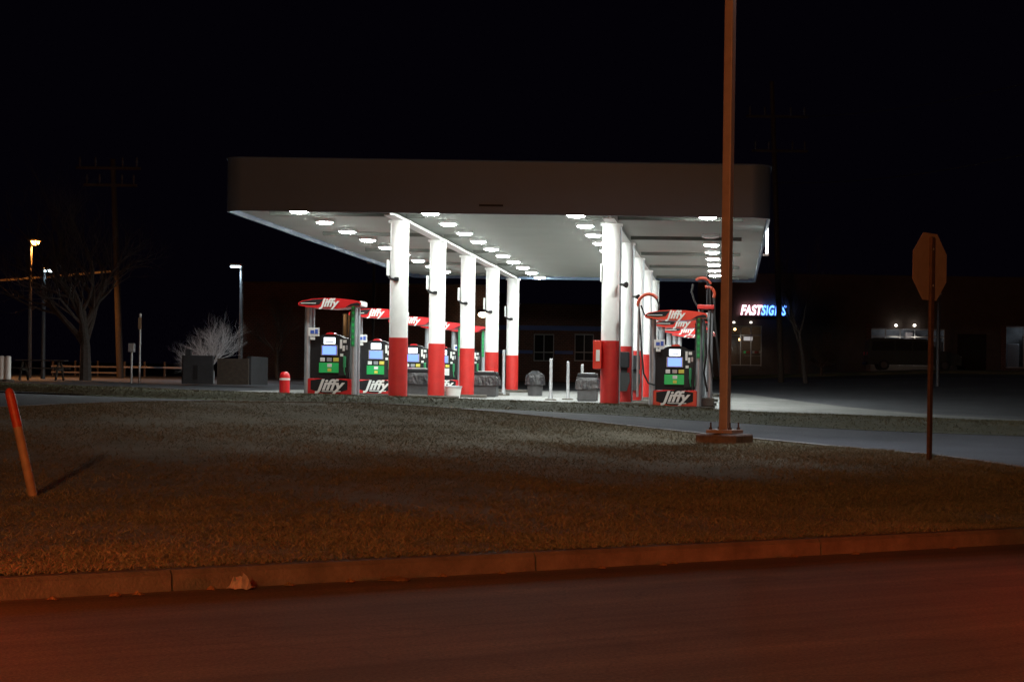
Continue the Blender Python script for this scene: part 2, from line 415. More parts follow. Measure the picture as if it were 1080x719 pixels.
def bladem(name, c0, c1):
    m = bpy.data.materials.new(name); m.use_nodes = True; nt = m.node_tree; b = nt.nodes['Principled BSDF']; b.inputs['Roughness'].default_value = .8
    b.inputs['Specular IOR Level'].default_value = .2
    a = nt.nodes.new('ShaderNodeAttribute'); a.attribute_name = 'tint'; r = nt.nodes.new('ShaderNodeValToRGB')
    r.color_ramp.elements[0].color = (*c0, 1); r.color_ramp.elements[1].color = (*c1, 1)
    nt.links.new(a.outputs['Fac'], r.inputs['Fac']); nt.links.new(r.outputs['Color'], b.inputs['Base Color']); return m
gm = bladem('dormant_blades', (.07, .07, .04), (.26, .235, .155)); gm2 = bladem('verge_blades', (.07, .08, .045), (.2, .19, .12))
def samp_bank(r, n):
    u = r.uniform(.12, 1, n); v = r.uniform(0, 1, n)**1.25
    X, Y = bank(u, v); k = (X/Y > -.52) & (X/Y < .30); X, Y = X[k], Y[k]
    p = (np.sin(X*.9+1.3*np.sin(Y*.7)) + np.sin(Y*1.15+1.7*np.cos(X*.55)) + .8*np.sin(X*2.9+Y*2.3))/2.8      # thin and bare patches
    k = r.uniform(0, 1, len(X)) < np.clip(.75 + .75*p, .12, 1); return X[k], Y[k]
blades('grass', 780000, samp_bank, .055, .013, gm, 3)
def samp_verge(r, n):
    return verge(r.uniform(0, 1, n), r.uniform(0, 1, n))
blades('verge_grass', 70000, samp_verge, .05, .022, gm2, 5, lambda X, Y: vdz(X, Y))

# ------------------------------------------------------------------ canopy
CX0, CX1, CY0, CY1 = -13.16, .98, 48.9, 78.5
ZB, ZT, ZD = E+4.42, E+5.80, E+4.54           # fascia bottom, fascia top, deck
def rrect(x0, x1, y0, y1, r, n=8):
    pts = []
    for cx, cy, a0 in ((x1-r, y0+r, -PI/2), (x1-r, y1-r, 0), (x0+r, y1-r, PI/2), (x0+r, y0+r, PI)):
        for k in range(n+1):
            a = a0 + PI/2*k/n; pts.append((cx+r*math.cos(a), cy+r*math.sin(a)))
    return pts
can = empty('station_canopy', ((CX0+CX1)/2, (CY0+CY1)/2, padz(-6)))
tag(can, 'large white gas station canopy with dark fascia, on two rows of red and white columns', 'canopy')
def child(o, p):
    o.parent = p; o.matrix_parent_inverse = Matrix.Translation(p.location).inverted() if p.rotation_euler.z == 0 else (Matrix.Translation(p.location) @ Matrix.Rotation(p.rotation_euler.z, 4, 'Z')).inverted(); return o
mb = MB(); out = rrect(CX0, CX1, CY0, CY1, .5); inn = rrect(CX0+.07, CX1-.07, CY0+.07, CY1-.07, .44)
n = len(out)
rings = [[mb.bm.verts.new((x, y, z)) for x, y in ol] for ol, z in ((out, ZB), (out, ZT), (inn, ZT), (inn, ZB))]
for a in range(4):
    r0, r1 = rings[a], rings[(a+1) % 4]
    for k in range(n): mb.bm.faces.new((r0[k], r0[(k+1) % n], r1[(k+1) % n], r1[k]))
fas = child(mb.build('fascia', M['fascia'], smooth=True), can)
mb = MB()
for y, zz, h in ((CY0-.012, ZT-.02, .05), ):
    mb.tube([(x + (0), yy, ZT-.01) for x, yy in rrect(CX0-.012, CX1+.012, CY0-.012, CY1+.012, .51)] + [(CX1-.5, CY0-.012, ZT-.01)], .022, 6)
child(mb.build('fascia_trim', M['fascia']), can)
# small dark nameplate low on the front fascia
child(MB().box((U(518, 217, CY0).x, CY0-.012, U(518, 216.8, CY0).z), (.62, .012, .05)).build('nameplate', M['black']), can)
# deck of long pans running across
mb = MB(); y = CY0+.075; w = .405
while y < CY1-.1:
    y1 = min(y+w, CY1-.075); ins = .62 if (y < CY0+.5 or y1 > CY1-.5) else .16; mb.box(((CX0+CX1)/2, (y+y1)/2, ZD+.05), (CX1-CX0-ins, y1-y-.014, .10)); y = y1
child(mb.build('soffit', M['soffit']), can)
child(MB().slab(rrect(CX0+.1, CX1-.1, CY0+.1, CY1-.1, .42), ZD+.13, ZD+.19).build('roof', M['beam']), can)
COLX = (-8.87, -3.22); COLY = [50.6 + 6.6*k for k in range(5)]
for X in COLX:
    mb = MB(); z0 = E+4.36
    mb.box((X, (CY0+CY1)/2, z0+.012), (.30, CY1-CY0-.3, .022)); mb.box((X, (CY0+CY1)/2, z0+.081), (.03, CY1-CY0-.3, .115))
    child(mb.build('girder', M['white']), can)
for side in (0, 1):
    for k, y in enumerate(COLY):
        x0, x1 = (CX0+.9, COLX[0]-.18) if side == 0 else (COLX[1]+.18, CX1-.7)
        mb = MB(); mb.box(((x0+x1)/2, y-.35, ZD-.055), (x1-x0, .16, .105), bev=.006)
        child(mb.build('beam', M['beam']), can)
for X in COLX:                                    # short stubs beside the column heads
    for y in COLY:
        mb = MB(); mb.box((X+.42 if X < -5 else X-.42, y, ZD-.05), (.5, .2, .09)); child(mb.build('bracket', M['beam']), can)
colproto = []
for r_, X in enumerate(COLX):
    for k, y in enumerate(COLY):
        zf = g(X, y); zs = E+1.238
        c = MB().cyl((X, y, zs), (X, y, E+4.362), .243, n=32, cap=False).build('column', M['white'], smooth=True); child(c, can)
        b = MB().cyl((X, y, zf-.05), (X, y, zs+.006), .249, n=32).build('red_sleeve', M['red'], smooth=True); b.parent = c
        mb = MB(); mb.cyl((X, y, E+4.30), (X, y, E+4.359), .30, n=32)
        b = mb.build('cap_plate', M['white']); b.parent = c
        if r_ == 0:
            fz = E+3.1 - .02*k
            b = MB().box((X-.30, y-.02, fz), (.035, .30, .42), bev=.008).build('number_flag', M['white']); b.parent = c
            mb = MB(); mb.tube([(X-.26, y-.1, fz-.24), (X-.18, y-.27, fz-.30), (X-.02, y-.30, fz-.33)], .035, 8); mb.box((X-.02, y-.30, fz-.31), (.12, .10, .10), bev=.02)
            b = mb.build('camera_bracket', M['black']); b.parent = c
        else:
            b = MB().tube([(X+.262, y-.06, zf), (X+.262, y-.06, E+4.3)], .022, 8).build('conduit', M['grey']); b.parent = c
            if k < 2:
                mb = MB(); mb.lathe((0, 0, 0), [(.03, 0), (.04, .1), (.075, .2), (.085, .22)], 16)
                o = mb.build('speaker_horn', M['black2']); o.parent = c; o.location = (X+.26, y-.20, E+2.74); o.rotation_euler = (math.radians(95), 0, math.radians(50))
            if k == 0:
                b = MB().box((X-.262, y-.03, E+3.05), (.035, .30, .48), bev=.008).build('number_flag', M['white']); b.parent = c
# red gutter strip lamp hanging below the right end
p = U(809, 254, 53.)
t = empty('strip_light', p); tag(t, 'bright vertical strip light hung at the right end of the canopy', 'light')
MB().box((0, 0, 0), (.07, .16, .72), bev=.02).build('tube', emis('strip_tube', (.9, .97, 1), 6), t)
MB().tube([(-.02, 0, .34), (-.05, 0, E+4.44-p.z)], .018, 8).build('hanger', M['galv'], t)
MB().box((-.03, 0, -.39), (.16, .1, .06)).build('end_clip', M['galv'], t)

# lamps under the deck
LX = {'outer left': -11.3, 'inner left': -7.87, 'inner right': -4.08, 'outer right': -.65}
ORD = ['front-most', 'second', 'third', 'fourth', 'fifth', 'sixth', 'seventh', 'eighth', 'ninth', 'rear-most']
def lamp_proto():
    t = empty('ceiling_light', (0, 0, 0))
    mb = MB(); mb.box((0, 0, .025), (.50, .50, .085), bev=.012); mb.build('housing', M['white'], t)
    MB().lathe((0, 0, -.062), [(.05, 0), (.15, .006), (.20, .02), (.215, .045)], 28).build('lens', M['lamp'], t, smooth=True)
    return t
lp = lamp_proto(); first = True
for row, X in LX.items():
    for k in range(10):
        if row == 'outer right' and k in (1, 9): continue
        if row == 'outer left' and k == 9: continue
        o = lp if first else copy_tree(lp); first = False
        o.location = (X, 49.38 + 3.15*k, ZD-.07)
        dark = row == 'outer right' and k == 2
        if dark:
            for ch in o.children:
                if ch.name.startswith('lens'):
                    ch.data = ch.data.copy(); ch.data.materials.clear(); ch.data.materials.append(M['tagw'])
        w = ORD[k] if k in (0, 9) else ORD[k] + ' from the front'
        tag(o, f"{'unlit' if dark else 'glowing'} square canopy lamp, {w} in the {row} row of lamps", 'ceiling light', 'square lamps under the canopy')

# ------------------------------------------------------------------ fuel pumps
def make_pump():
    t = empty('fuel_pump', (0, 0, 0))
    b = MB().prism([(-.52, .42), (.50, .42), (.50, 1.47), (.34, 1.50), (.24, 1.56), (.10, 1.595), (-.10, 1.595), (-.24, 1.56), (-.34, 1.50), (-.52, 1.47)], -.26, .26)
    body = b.build('body', M['black'], t)
    MB().prism([(-.13, 1.585), (.13, 1.585), (.08, 1.625), (0, 1.64), (-.08, 1.625)], -.27, .0).build('crest', M['red2'], body)
    low = MB().box((0, 0, .20), (1.16, .60, .42), bev=.02).build('lower_panel', M['red2'], t)
    pts = [(-.50 + .98*i/16, .12 - .10*math.sin(PI*i/16)) for i in range(17)] + [(.48 - .98*i/16, .36 + .055*math.sin(PI*i/16)) for i in range(17)]
    MB().prism(pts, -.306, -.302).build('swoosh', M['black'], low)
    lettering('lettering', 'Jiffy', .40, M['tagw'], low, (0, -.311, .235), (PI/2, 0, 0), .32, .012, .003, .80)
    MB().box((.05, -.309, .075), (.5, .004, .022)).build('slogan_line', M['tagw'], low)
    scr = MB().box((-.02, -.268, 1.16), (.44, .02, .27), bev=.006).build('screen_bezel', M['grey'], t)
    MB().box((-.02, -.281, 1.16), (.36, .008, .22)).build('screen', M['screen'], scr)
    pd = MB().box((-.02, -.266, 1.415), (.30, .016, .17), bev=.005).build('price_display', M['price'], t)
    mb = MB()
    for z in (1.445, 1.385): mb.box((-.02, -.2765, z), (.22, .004, .028))
    mb.build('price_digits', M['black'], pd)
    for x, w, m in ((-.20, .12, 'tagw'), (-.02, .13, 'grey'), (.16, .15, 'tagy')):
        MB().box((x, -.266, .915), (w, .02, .10), bev=.004).build('keypad', M[m], t)
    gp = MB().box((-.02, -.266, .70), (.54, .016, .26), bev=.004).build('green_panel', M['green'], t)
    mb = MB(); mb.box((-.01, -.277, .765), (.12, .005, .085)); mb.build('sticker', M['tagw'], gp)
    mb = MB(); mb.box((-.01, -.277, .64), (.10, .005, .08)); mb.build('sticker', M['tagy'], gp)
    npn = MB().box((.36, -.268, .98), (.26, .02, .98), bev=.006).build('nozzle_panel', M['black2'], t)
    for x, z, w, h, m in ((.29, 1.33, .06, .24, 'tagw'), (.39, 1.40, .09, .08, 'tagw'), (.36, 1.22, .06, .14, 'tagw'), (.44, 1.24, .05, .12, 'grey'), (.31, 1.04, .08, .07, 'tagw')):
        MB().box((x, -.281, z), (w, .006, h)).build('notice', M[m], npn)
    mb = MB(); mb.box((.40, -.33, .86), (.07, .10, .30), bev=.02); mb.tube([(.40, -.36, .74), (.40, -.37, .62), (.42, -.34, .52)], .018, 8)
    noz = mb.build('nozzle', M['greenstrip'], t)
    mb = MB(); mb.tube([(.42, -.33, .52), (.46, -.35, .44), (.50, -.36, .60), (.52, -.34, 1.1), (.53, -.32, 1.7), (.52, -.2, 2.2)], .017, 8)
    mb.build('hose', M['black2'], t)
    for x in (-.61, .61):
        for y in (-.20, .30):
            MB().cyl((x, y, 0), (x, y, 2.32), .088 if y < 0 else .07, n=20).build('post', M['grey'], t, smooth=True)
    bn = MB().box((.60, -.296, 1.85), (.10, .012, 1.15)).build('vertical_banner', M['greenstrip'], t)
    mb = MB()
    for i in range(7): mb.box((.60, -.304, 1.36 + .16*i), (.05, .004, .07))
    mb.build('banner_print', M['green'], bn)
    sg = MB().box((-.43, -.31, 1.64), (.29, .015, .22), bev=.004).build('notice_sign', M['tagw'], t)
    mb = MB(); mb.box((-.47, -.320, 1.64), (.10, .004, .09)); mb.box((-.36, -.320, 1.65), (.08, .004, .12)); mb.build('sign_print', M['tagb'], sg)
    MB().box((-.46, -.305, 1.47), (.12, .012, .07)).build('sticker', M['tagw'], t)
    # valance over the top
    prof = [(-.82, 2.335), (-.83, 2.40), (-.74, 2.455), (-.45, 2.515), (-.1, 2.54), (.25, 2.53), (.6, 2.50), (.80, 2.46), (.83, 2.40), (.80, 2.33), (.62, 2.335), (.35, 2.275), (.05, 2.255), (-.3, 2.27), (-.6, 2.295)]
    va_ = MB().prism(prof, -.42, .42).build('valance', M['red2'], t)
    MB().prism([(-.80, 2.37), (-.79, 2.405), (-.70, 2.445), (-.42, 2.50), (-.16, 2.515), (-.27, 2.37), (-.5, 2.345)], -.426, -.422).build('black_flash', M['black'], va_)
    MB().prism([(-.76, 2.385), (-.76, 2.40), (-.36, 2.405), (-.36, 2.388)], -.431, -.427).build('silver_line', M['tagw'], va_)
    MB().prism([(.42, 2.30), (.62, 2.345), (.80, 2.345), (.80, 2.40), (.72, 2.43), (.56, 2.39)], -.426, -.422).build('black_flash', M['black'], va_)
    MB().box((.812, 0, 2.405), (.06, .80, .13), bev=.02).build('end_cap', M['tagw'], va_)
    lettering('lettering', 'Jiffy', .30, M['tagw'], va_, (-.02, -.430, 2.405), (PI/2, 0, 0), .32, .010, .003, .54)
    return t
PORD = ['nearest', 'second nearest', 'third nearest', 'fourth nearest', 'farthest']
pp = make_pump(); first = True
for side, X in (('left', -10.62), ('right', -1.46)):
    for k in range(5):
        o = pp if first else copy_tree(pp); first = False
        y = 50.55 + 6.6*k; o.location = (X, y, g(X, y)+.10)
        tag(o, f'red and black fuel pump, {PORD[k]} in the row left of the left columns' if side == 'left' else f'red and black fuel pump, {PORD[k]} in the row right of the right columns', 'fuel pump', 'fuel pumps beside the canopy columns')
        if k >= 2:
            for ch in o.children:
                if ch.name.startswith('green_panel'):
                    ch.data = ch.data.copy(); ch.data.materials.clear(); ch.data.materials.append(M['tagp' if k == 2 else 'tagw'])
# raised islands under each pump and column
for side, (xa, xb) in (('left', (-11.55, -8.2)), ('right', (-3.9, -.45))):
    for k in range(5):
        y = 50.6 + 6.6*k; zz = min(g(xa, y), g(xb, y))
        mb = MB(); pts = rrect(xa, xb, y-.62, y+.62, .5)
        a = [mb.bm.verts.new((x, yy, zz-.2)) for x, yy in pts]; b = [mb.bm.verts.new((x, yy, g(x, yy)+.10)) for x, yy in pts]
        mb.bm.faces.new(b)
        for i in range(len(pts)): mb.bm.faces.new((a[i], a[(i+1) % len(pts)], b[(i+1) % len(pts)], b[i]))
        o = mb.build('pump_island', M['kerb']); tag(o, kind='structure')

# hose boom beside the nearest right pump
bx, by = U(742, 420, 51.6).x, 51.6; bz = g(bx, by)+.1
t = empty('hose_boom', (bx, by, bz)); tag(t, 'grey twin-post hose boom with orange top loop, right of the nearest right-hand pump', 'hose boom')
for x in (-.10, .16): MB().cyl((x, 0, 0), (x, 0, 2.62), .075, n=18).build('post', M['grey'], t, smooth=True)
MB().box((.03, 0, 2.70), (.46, .34, .12), bev=.02).build('head', M['red'], t)
MB().box((.03, 0, .12), (.52, .42, .24), bev=.03).build('base', M['kerb'], t)
MB().tube([(.07, -.05, 2.7), (.08, -.05, 3.6)], .035, 8).build('mast', M['black'], t)
def arc(c, r, a0, a1, n=12, sy=0.): return [(c[0]+r*math.cos(a0+(a1-a0)*i/n), c[1]+sy*i/n, c[2]+r*math.sin(a0+(a1-a0)*i/n)) for i in range(n+1)]
MB().tube(arc((-.08, -.05, 3.25), .24, PI*.75, PI*.1), .04, 8).build('orange_loop', M['orange'], t)
MB().tube(arc((.06, -.05, 3.05), .20, PI*.6, -PI*.15), .045, 8).build('orange_loop', M['orange'], t)
MB().tube([(-.32, -.05, 3.32), (-.36, -.06, 3.1), (-.28, -.07, 2.85), (-.12, -.08, 2.6), (.02, -.12, 2.2), (.06, -.14, 1.4), (.0, -.15, .9), (.1, -.15, .4)], .028, 8).build('hose', M['black2'], t)
MB().tube([(.25, -.05, 3.0), (.27, -.1, 2.4), (.36, -.13, 1.6), (.45, -.16, .9), (.52, -.2, .1)], .032, 8).build('hose', M['black2'], t)
MB().tube([(.12, -.05, 3.45), (.16, -.1, 2.6), (.14, -.14, 1.5), (.25, -.15, .8)], .026, 8).build('hose', M['black2'], t)
# hose loop hanging at the left end of that pump
lx, ly = U(676, 330, 50.2).x, 50.2; lz = U(676, 322, 50.2).z
t = empty('hose_retriever', (lx, ly, lz)); tag(t, 'orange hose retriever arc with hanging black hose at left end of the nearest right-hand pump', 'hose')
MB().tube(arc((.20, 0, .02), .28, PI*1.05, PI*.2), .045, 10).build('orange_arm', M['orange'], t)
MB().tube([(.42, 0, .18), (.48, -.02, .0), (.44, -.03, -.25), (.28, -.04, -.36), (.10, -.04, -.25), (.0, -.04, .0)], .022, 8).build('hose_loop', M['black2'], t)
MB().tube([(-.06, 0, .0), (-.02, -.04, -.4), (.03, -.06, -1.2), (.10, -.08, -1.8), (.22, -.08, -2.05), (.40, -.08, -2.1)], .024, 8).build('drop_hose', M['black2'], t)
mb = MB(); mb.cyl((-.06, .0, .05), (-.06, .0, -2.42), .035, n=10); mb.build('support_post', M['grey'], t)

# extinguisher cabinet on the nearest right column
p0, p1 = U(626, 359, 50.45), U(634.4, 389, 50.45)
t = empty('extinguisher_cabinet', ((p0.x+p1.x)/2, 50.45, (p0.z+p1.z)/2)); tag(t, 'red fire extinguisher cabinet fixed to the left side of the nearest right column', 'cabinet')
MB().box((0, 0, 0), (p1.x-p0.x, .30, p0.z-p1.z), bev=.012).build('box', M['red2'], t)
MB().box((.02, -.154, -.02), (.10, .008, .30)).build('window_label', M['tagw'], t)
MB().box((-.075, -.154, .05), (.012, .02, .5)).build('hinge', M['red'], t)
# squeegee stations on the right columns
for k, nm in ((1, 'second'), (2, 'third')):
    X, y = COLX[1], COLY[k]
    t = empty('squeegee_station', (X+.02, y-.26, g(X, y))); tag(t, f'black towel and squeegee station on the {nm} red column of the right row', 'squeegee station', 'squeegee stations on the right columns')
    MB().box((0, -.09, 1.36), (.34, .20, .48), bev=.03).build('towel_box', M['black'], t)
    MB().prism([(-.17, .98), (.17, .98), (.19, .72), (.10, .42), (-.12, .42), (-.17, .60)], -.26, 0).build('bucket', M['black2'], t)
    MB().box((0, -.005, .95), (.20, .02, .9)).build('back_plate', M['black2'], t)

# bins
def make_bin(w, h, square):
    t = empty('trash_bin', (0, 0, 0))
    if square:
        MB().box((0, 0, h*.36), (w*.92, w*.8, h*.72), bev=.05).build('body', M['binb'], t)
        lid = MB().box((0, 0, h*.93), (w*.9, w*.8, h*.15), bev=.04).build('lid', M['black'], t)
        MB().box((.02, -.02, h*1.012), (w*.55, w*.3, .02), bev=.005).build('lid_plate', M['tagw'], lid)
    else:
        MB().lathe((0, 0, 0), [(w*.40, 0), (w*.47, h*.75)], 24).build('body', M['binb'], t, smooth=True)
        MB().lathe((0, 0, h*.74), [(w*.47, 0), (w*.47, h*.06), (w*.40, h*.16), (w*.22, h*.24), (w*.20, h*.27)], 24).build('lid', M['black'], t, smooth=True)
    # liner folded over the rim with creases
    mb = MB(); nn = 40; rows = []
    for i, z in enumerate((h*.86, h*.74, h*.58, h*.42)):
        ring = []
        for k in range(nn):
            a = 2*PI*k/nn; rr = (w*.50 + .012*i + .03*rnd.random()*min(1, i)) * (1 if not square else 1/max(abs(math.cos(a)), abs(math.sin(a))*1.13)*.98)
            ring.append(mb.bm.verts.new((rr*math.cos(a), rr*math.sin(a), z + (.04*rnd.random() if i == 3 else 0))))
        rows.append(ring)
    for r0, r1 in zip(rows, rows[1:]):
        for k in range(nn): mb.bm.faces.new((r0[k], r0[(k+1) % nn], r1[(k+1) % nn], r1[k]))
    mb.build('liner', M['bag'], t); return t
for px, D, w, h, sq, lab in ((564.5, 70.5, .66, .92, False, 'round trash bin with domed lid and loose liner, right of the farthest left column'),
                             (620, 63., .72, .92, True, 'square trash bin with crumpled clear liner, left of the nearest right column'),
                             (442, 61., .86, .88, True, 'square bagged trash bin between the first two left columns'),
                             (512, 66., .92, .86, True, 'wide bagged trash bin between the third and fifth left columns')):
    b = make_bin(w, h, sq); X = U(px, 400, D).x; b.location = (X, D, g(X, D)+.02); tag(b, lab, 'trash bin', 'bagged trash bins on the forecourt')
X = U(478, 415, 57.5).x
t = empty('storage_tub', (X, 57.5, g(X, 57.5)+.01)); tag(t, 'small pale grey tub on the ground between the second and third left columns', 'tub')
MB().lathe((0, 0, 0), [(.20, 0), (.25, .34), (.27, .35)], 20).build('tub', M['tagw'], t, smooth=True); MB().lathe((0, 0, .35), [(.275, 0), (.27, .04), (.1, .05)], 20).build('lid', M['grey'], t, smooth=True)
for px, top, D, lab in ((581, 378, 64., 'thin pale pipe post standing just right of the round bin'), (599, 381, 66., 'thin pipe post in the middle of the open bay'), (614, 384, 68., 'short thin pipe post behind the square bin'), (531, 369, 70., 'clear-wrapped pipe post left of the farthest left column')):
    X = U(px, 400, D).x; z0 = g(X, D); z1 = U(px, top, D).z
    t = empty('pipe_post', (X, D, z0)); tag(t, lab, 'post', 'thin pipe posts on the forecourt')
    MB().lathe((0, 0, 0), [(.10, 0), (.09, .05), (.055, .35), (.05, z1-z0-.02), (.03, z1-z0)], 14).build('pipe', M['galv'], t, smooth=True)
    MB().lathe((0, 0, -.01), [(.20, 0), (.20, .04), (.12, .06)], 14).build('footing', M['kerb'], t, smooth=True)
X = U(300, 417, 52.).x
t = empty('bollard', (X, 52., g(X, 52.))); tag(t, 'short red dome-topped bollard left of the nearest left fuel pump', 'bollard')
MB().lathe((0, 0, 0), [(.14, 0), (.14, .52), (.125, .59), (.08, .64), (.02, .655)], 20).build('post', M['red2'], t, smooth=True)
MB().lathe((0, 0, .42), [(.143, 0), (.143, .06)], 20).build('reflective_band', M['tagw'], t, smooth=True)

# ------------------------------------------------------------------ foreground things
pb = U(764, 468, 30.8); zb = g(pb.x, 30.8)
t = empty('light_pole', (pb.x, 30.8, zb)); tag(t, 'tall square brown light pole on a concrete footing in the grass, before the canopy', 'light pole')
t.rotation_euler = (0, 0, math.radians(24))
MB().box((0, 0, .02), (.72, .72, .26), bev=.03).build('footing', M['concrete'], t)
bp = MB().box((0, 0, .19), (.46, .46, .06), bev=.008).build('base_plate', M['bronze'], t)
mb_list = []
for sx in (-1, 1):
    for sy in (-1, 1):
        mb = MB(); mb.cyl((sx*.17, sy*.17, .21), (sx*.17, sy*.17, .335), .014, n=8); mb.cyl((sx*.17, sy*.17, .22), (sx*.17, sy*.17, .255), .03, n=6); mb.build('anchor_bolt', M['rust'], bp)
MB().box((0, 0, .2+4.6), (.15, .15, 9.2), bev=.018).build('shaft', M['bronze'], t)
t.rotation_euler = (0, 0, math.radians(66))
hd = MB().box((.45, 0, 9.3), (1.0, .34, .14), bev=.03).build('lamp_head', M['bronze'], t)
MB().box((.55, 0, 9.225), (.6, .26, .03), bev=.01).build('lens', M['ledcold'], hd)
l = bpy.data.lights.new('pole_spot', 'SPOT'); l.energy = 2300; l.color = (.84, .92, 1); l.spot_size = math.radians(128); l.spot_blend = .55; l.shadow_soft_size = .2
lo = bpy.data.objects.new('pole_spot', l); COL.objects.link(lo); lo.location = (pb.x+.55*math.cos(math.radians(66)), 30.8+.55*math.sin(math.radians(66)), zb+9.18)
lo.rotation_euler = Vector((-.06, .34, -1)).to_track_quat('-Z', 'Y').to_euler()

ps = U(981, 484, 26.1); zs_ = g(ps.x, 26.1)
t = empty('stop_sign', (ps.x, 26.1, zs_), math.radians(54)); tag(t, 'back of an octagonal road sign on a thin post at the grass edge, right side', 'road sign')
oc = [(.46*math.cos(PI/8+k*PI/4)/math.cos(PI/8), 2.66+.46*math.sin(PI/8+k*PI/4)/math.cos(PI/8)) for k in range(8)]
pl = MB().prism(oc, .045, .05).build('plate', M['signback'], t)
MB().prism([(x*.985, 2.66+(z-2.66)*.985) for x, z in oc], .0505, .0525).build('red_face', M['signred'], pl)
lettering('lettering', 'STOP', .42, M['tagw'], pl, (0, .055, 2.66), (PI/2, 0, PI), 0, .004, .001, .66)
mb = MB(); mb.box((0, .015, 1.5), (.085, .045, 3.14), bev=.006)
pst = mb.build('post', M['rust'], t)
mb = MB()
for z in (2.4, 2.9): mb.cyl((0, -.016, z), (0, -.006, z), .016, n=6)
mb.build('bolts', M['galv'], pst)

pm = U(36, 524, 20.5); zm = g(pm.x, 20.5); tp = U(9, 409, 20.5)
t = empty('marker_post', (pm.x, 20.5, zm)); tag(t, 'leaning plastic marker post, red-orange top over tan lower half, in the left grass', 'marker post')
a = Vector((0, 0, -.05)); d = Vector((tp.x-pm.x, 0, tp.z-zm)); r_ = .048
mid = d*.64
MB().tube([a, mid], r_, 18).build('lower_tube', M['yellow'], t, smooth=True)
MB().tube([mid, d*.93, d*.975, d*.995, d], [r_+.002, r_+.002, r_*.85, r_*.5, r_*.15], 18).build('top_sleeve', M['orange'], t, smooth=True)

# litter
def crumple(name, c, sx, sz, m, seed, lab, cat):
    r = random.Random(seed); mb = MB(); nx_, ny_ = 9, 7; g_ = []
    for i in range(nx_):
        row = []
        for j in range(ny_):
            u_, v_ = i/(nx_-1)-.5, j/(ny_-1)-.5
            h = max(0, (1-(2*u_)**2))*max(0, 1-(2*v_)**2)
            row.append(mb.bm.verts.new((u_*sx + r.uniform(-.3, .3)*sx/nx_, v_*sx*.8 + r.uniform(-.3, .3)*sx/ny_, .006 + sz*h*r.uniform(.35, 1.0) + r.uniform(0, .1)*sz)))
        g_.append(row)
    for i in range(nx_-1):
        for j in range(ny_-1): mb.bm.faces.new((g_[i][j], g_[i+1][j], g_[i+1][j+1], g_[i][j+1]))
    o = mb.build(name, m); o.location = c; tag(o, lab, cat); sm = o.modifiers.new('s', 'SOLIDIFY'); sm.thickness = .003; return o
sP = inv_st(*U(233, 621, 14.0).xy)[0]
crumple('paper_litter', (*ST(sP, -.16), .003), .17, .13, M['paper'], 3, 'crumpled pale paper bag lying in the gutter beside the kerb', 'litter')
sP = inv_st(*U(408, 611, 14.6).xy)[0]
crumple('paper_scrap', (*ST(sP, -.14), .003), .22, .03, M['leaf'], 8, 'flat tan scrap lying in the gutter, right of the paper bag', 'litter')
gl = ['curled brown leaf', 'dry leaf']
for px, py, D in ((97, 627, 13.5), (121, 624, 13.6), (30, 631, 13.3), (288, 616, 14.2), (352, 611, 14.5), (520, 603, 15.2), (700, 588, 16.), (716, 587, 16.1), (842, 582, 16.9), (905, 580, 17.3), (1010, 576, 18.1), (204, 622, 13.9), (458, 608, 14.9), (630, 592, 15.7)):
    s = inv_st(*U(px, py, D).xy)[0]
    o = crumple('fallen_leaf', (*ST(s, -.10 - .1*rnd.random()), .003), .07, .03, M['leaf'], px, 'small curled dry leaf lying in the gutter along the kerb', 'leaf'); o['group'] = 'dry leaves in the gutter'

# ------------------------------------------------------------------ trees and poles behind
def grow(mbT, mbB, p, d, L, r, lev, maxlev, rg, spread, nb, up=.12, wob=.18):
    pts = [p]; rad = [r]; k = 4 if lev < 2 else 3
    q = p.copy(); dd = d.copy()
    for i in range(k):
        dd = (dd + Vector((rg.uniform(-1, 1), rg.uniform(-1, 1), rg.uniform(-.5, 1)+up))*wob).normalized()
        q = q + dd*L/k; pts.append(q.copy()); rad.append(r*(1 - .45*(i+1)/k))
    (mbT if lev == 0 else mbB).tube(pts, rad, 8 if lev < 2 else (5 if lev < 3 else 3), cap=lev < 2)
    if lev >= maxlev: return
    for b in range(nb[lev]):
        f = 1. if b == 0 else rg.uniform(.35, 1.)
        i = min(k, max(1, round(f*k))); bp_ = pts[i]; br = rad[i]*rg.uniform(.55, .8)
        ax = dd.orthogonal().normalized(); ax.rotate(Matrix.Rotation(rg.uniform(0, 2*PI), 3, dd))
        nd = (dd*math.cos(spread*rg.uniform(.6, 1.3)) + ax*math.sin(spread*rg.uniform(.6, 1.3)))
        nd = (nd + Vector((0, 0, up))).normalized()
        grow(mbT, mbB, bp_, nd, L*rg.uniform(.62, .85), br, lev+1, maxlev, rg, spread, nb, up, wob)
def tree(name, loc, L, r, maxlev, nb, spread, m, seed, lab, cat='tree', lean=(0, 0, 1), up=.12, group=None):
    t = empty(name, loc); tag(t, lab, cat, group); a, b = MB(), MB()
    grow(a, b, Vector((0, 0, -.1)), Vector(lean).normalized(), L, r, 0, maxlev, random.Random(seed), spread, nb, up)
    a.build('trunk', m, t, smooth=True); b.build('crown', m, t, smooth=False); return t
def at(px, py, D): p = U(px, py, D); return (p.x, D, g(p.x, D))
tree('bare_tree', at(90, 400, 78.), 2.9, .26, 5, (6, 5, 4, 4, 3), .68, M['bark'], 11, 'large bare leafless tree left of the brown utility pole', up=.13)
tree('bare_tree', at(293, 392, 96.), 1.6, .13, 5, (5, 4, 4, 3, 3), .6, M['bark'], 21, 'dark bare tree before the brick building, left of the nearest pump', up=.14)
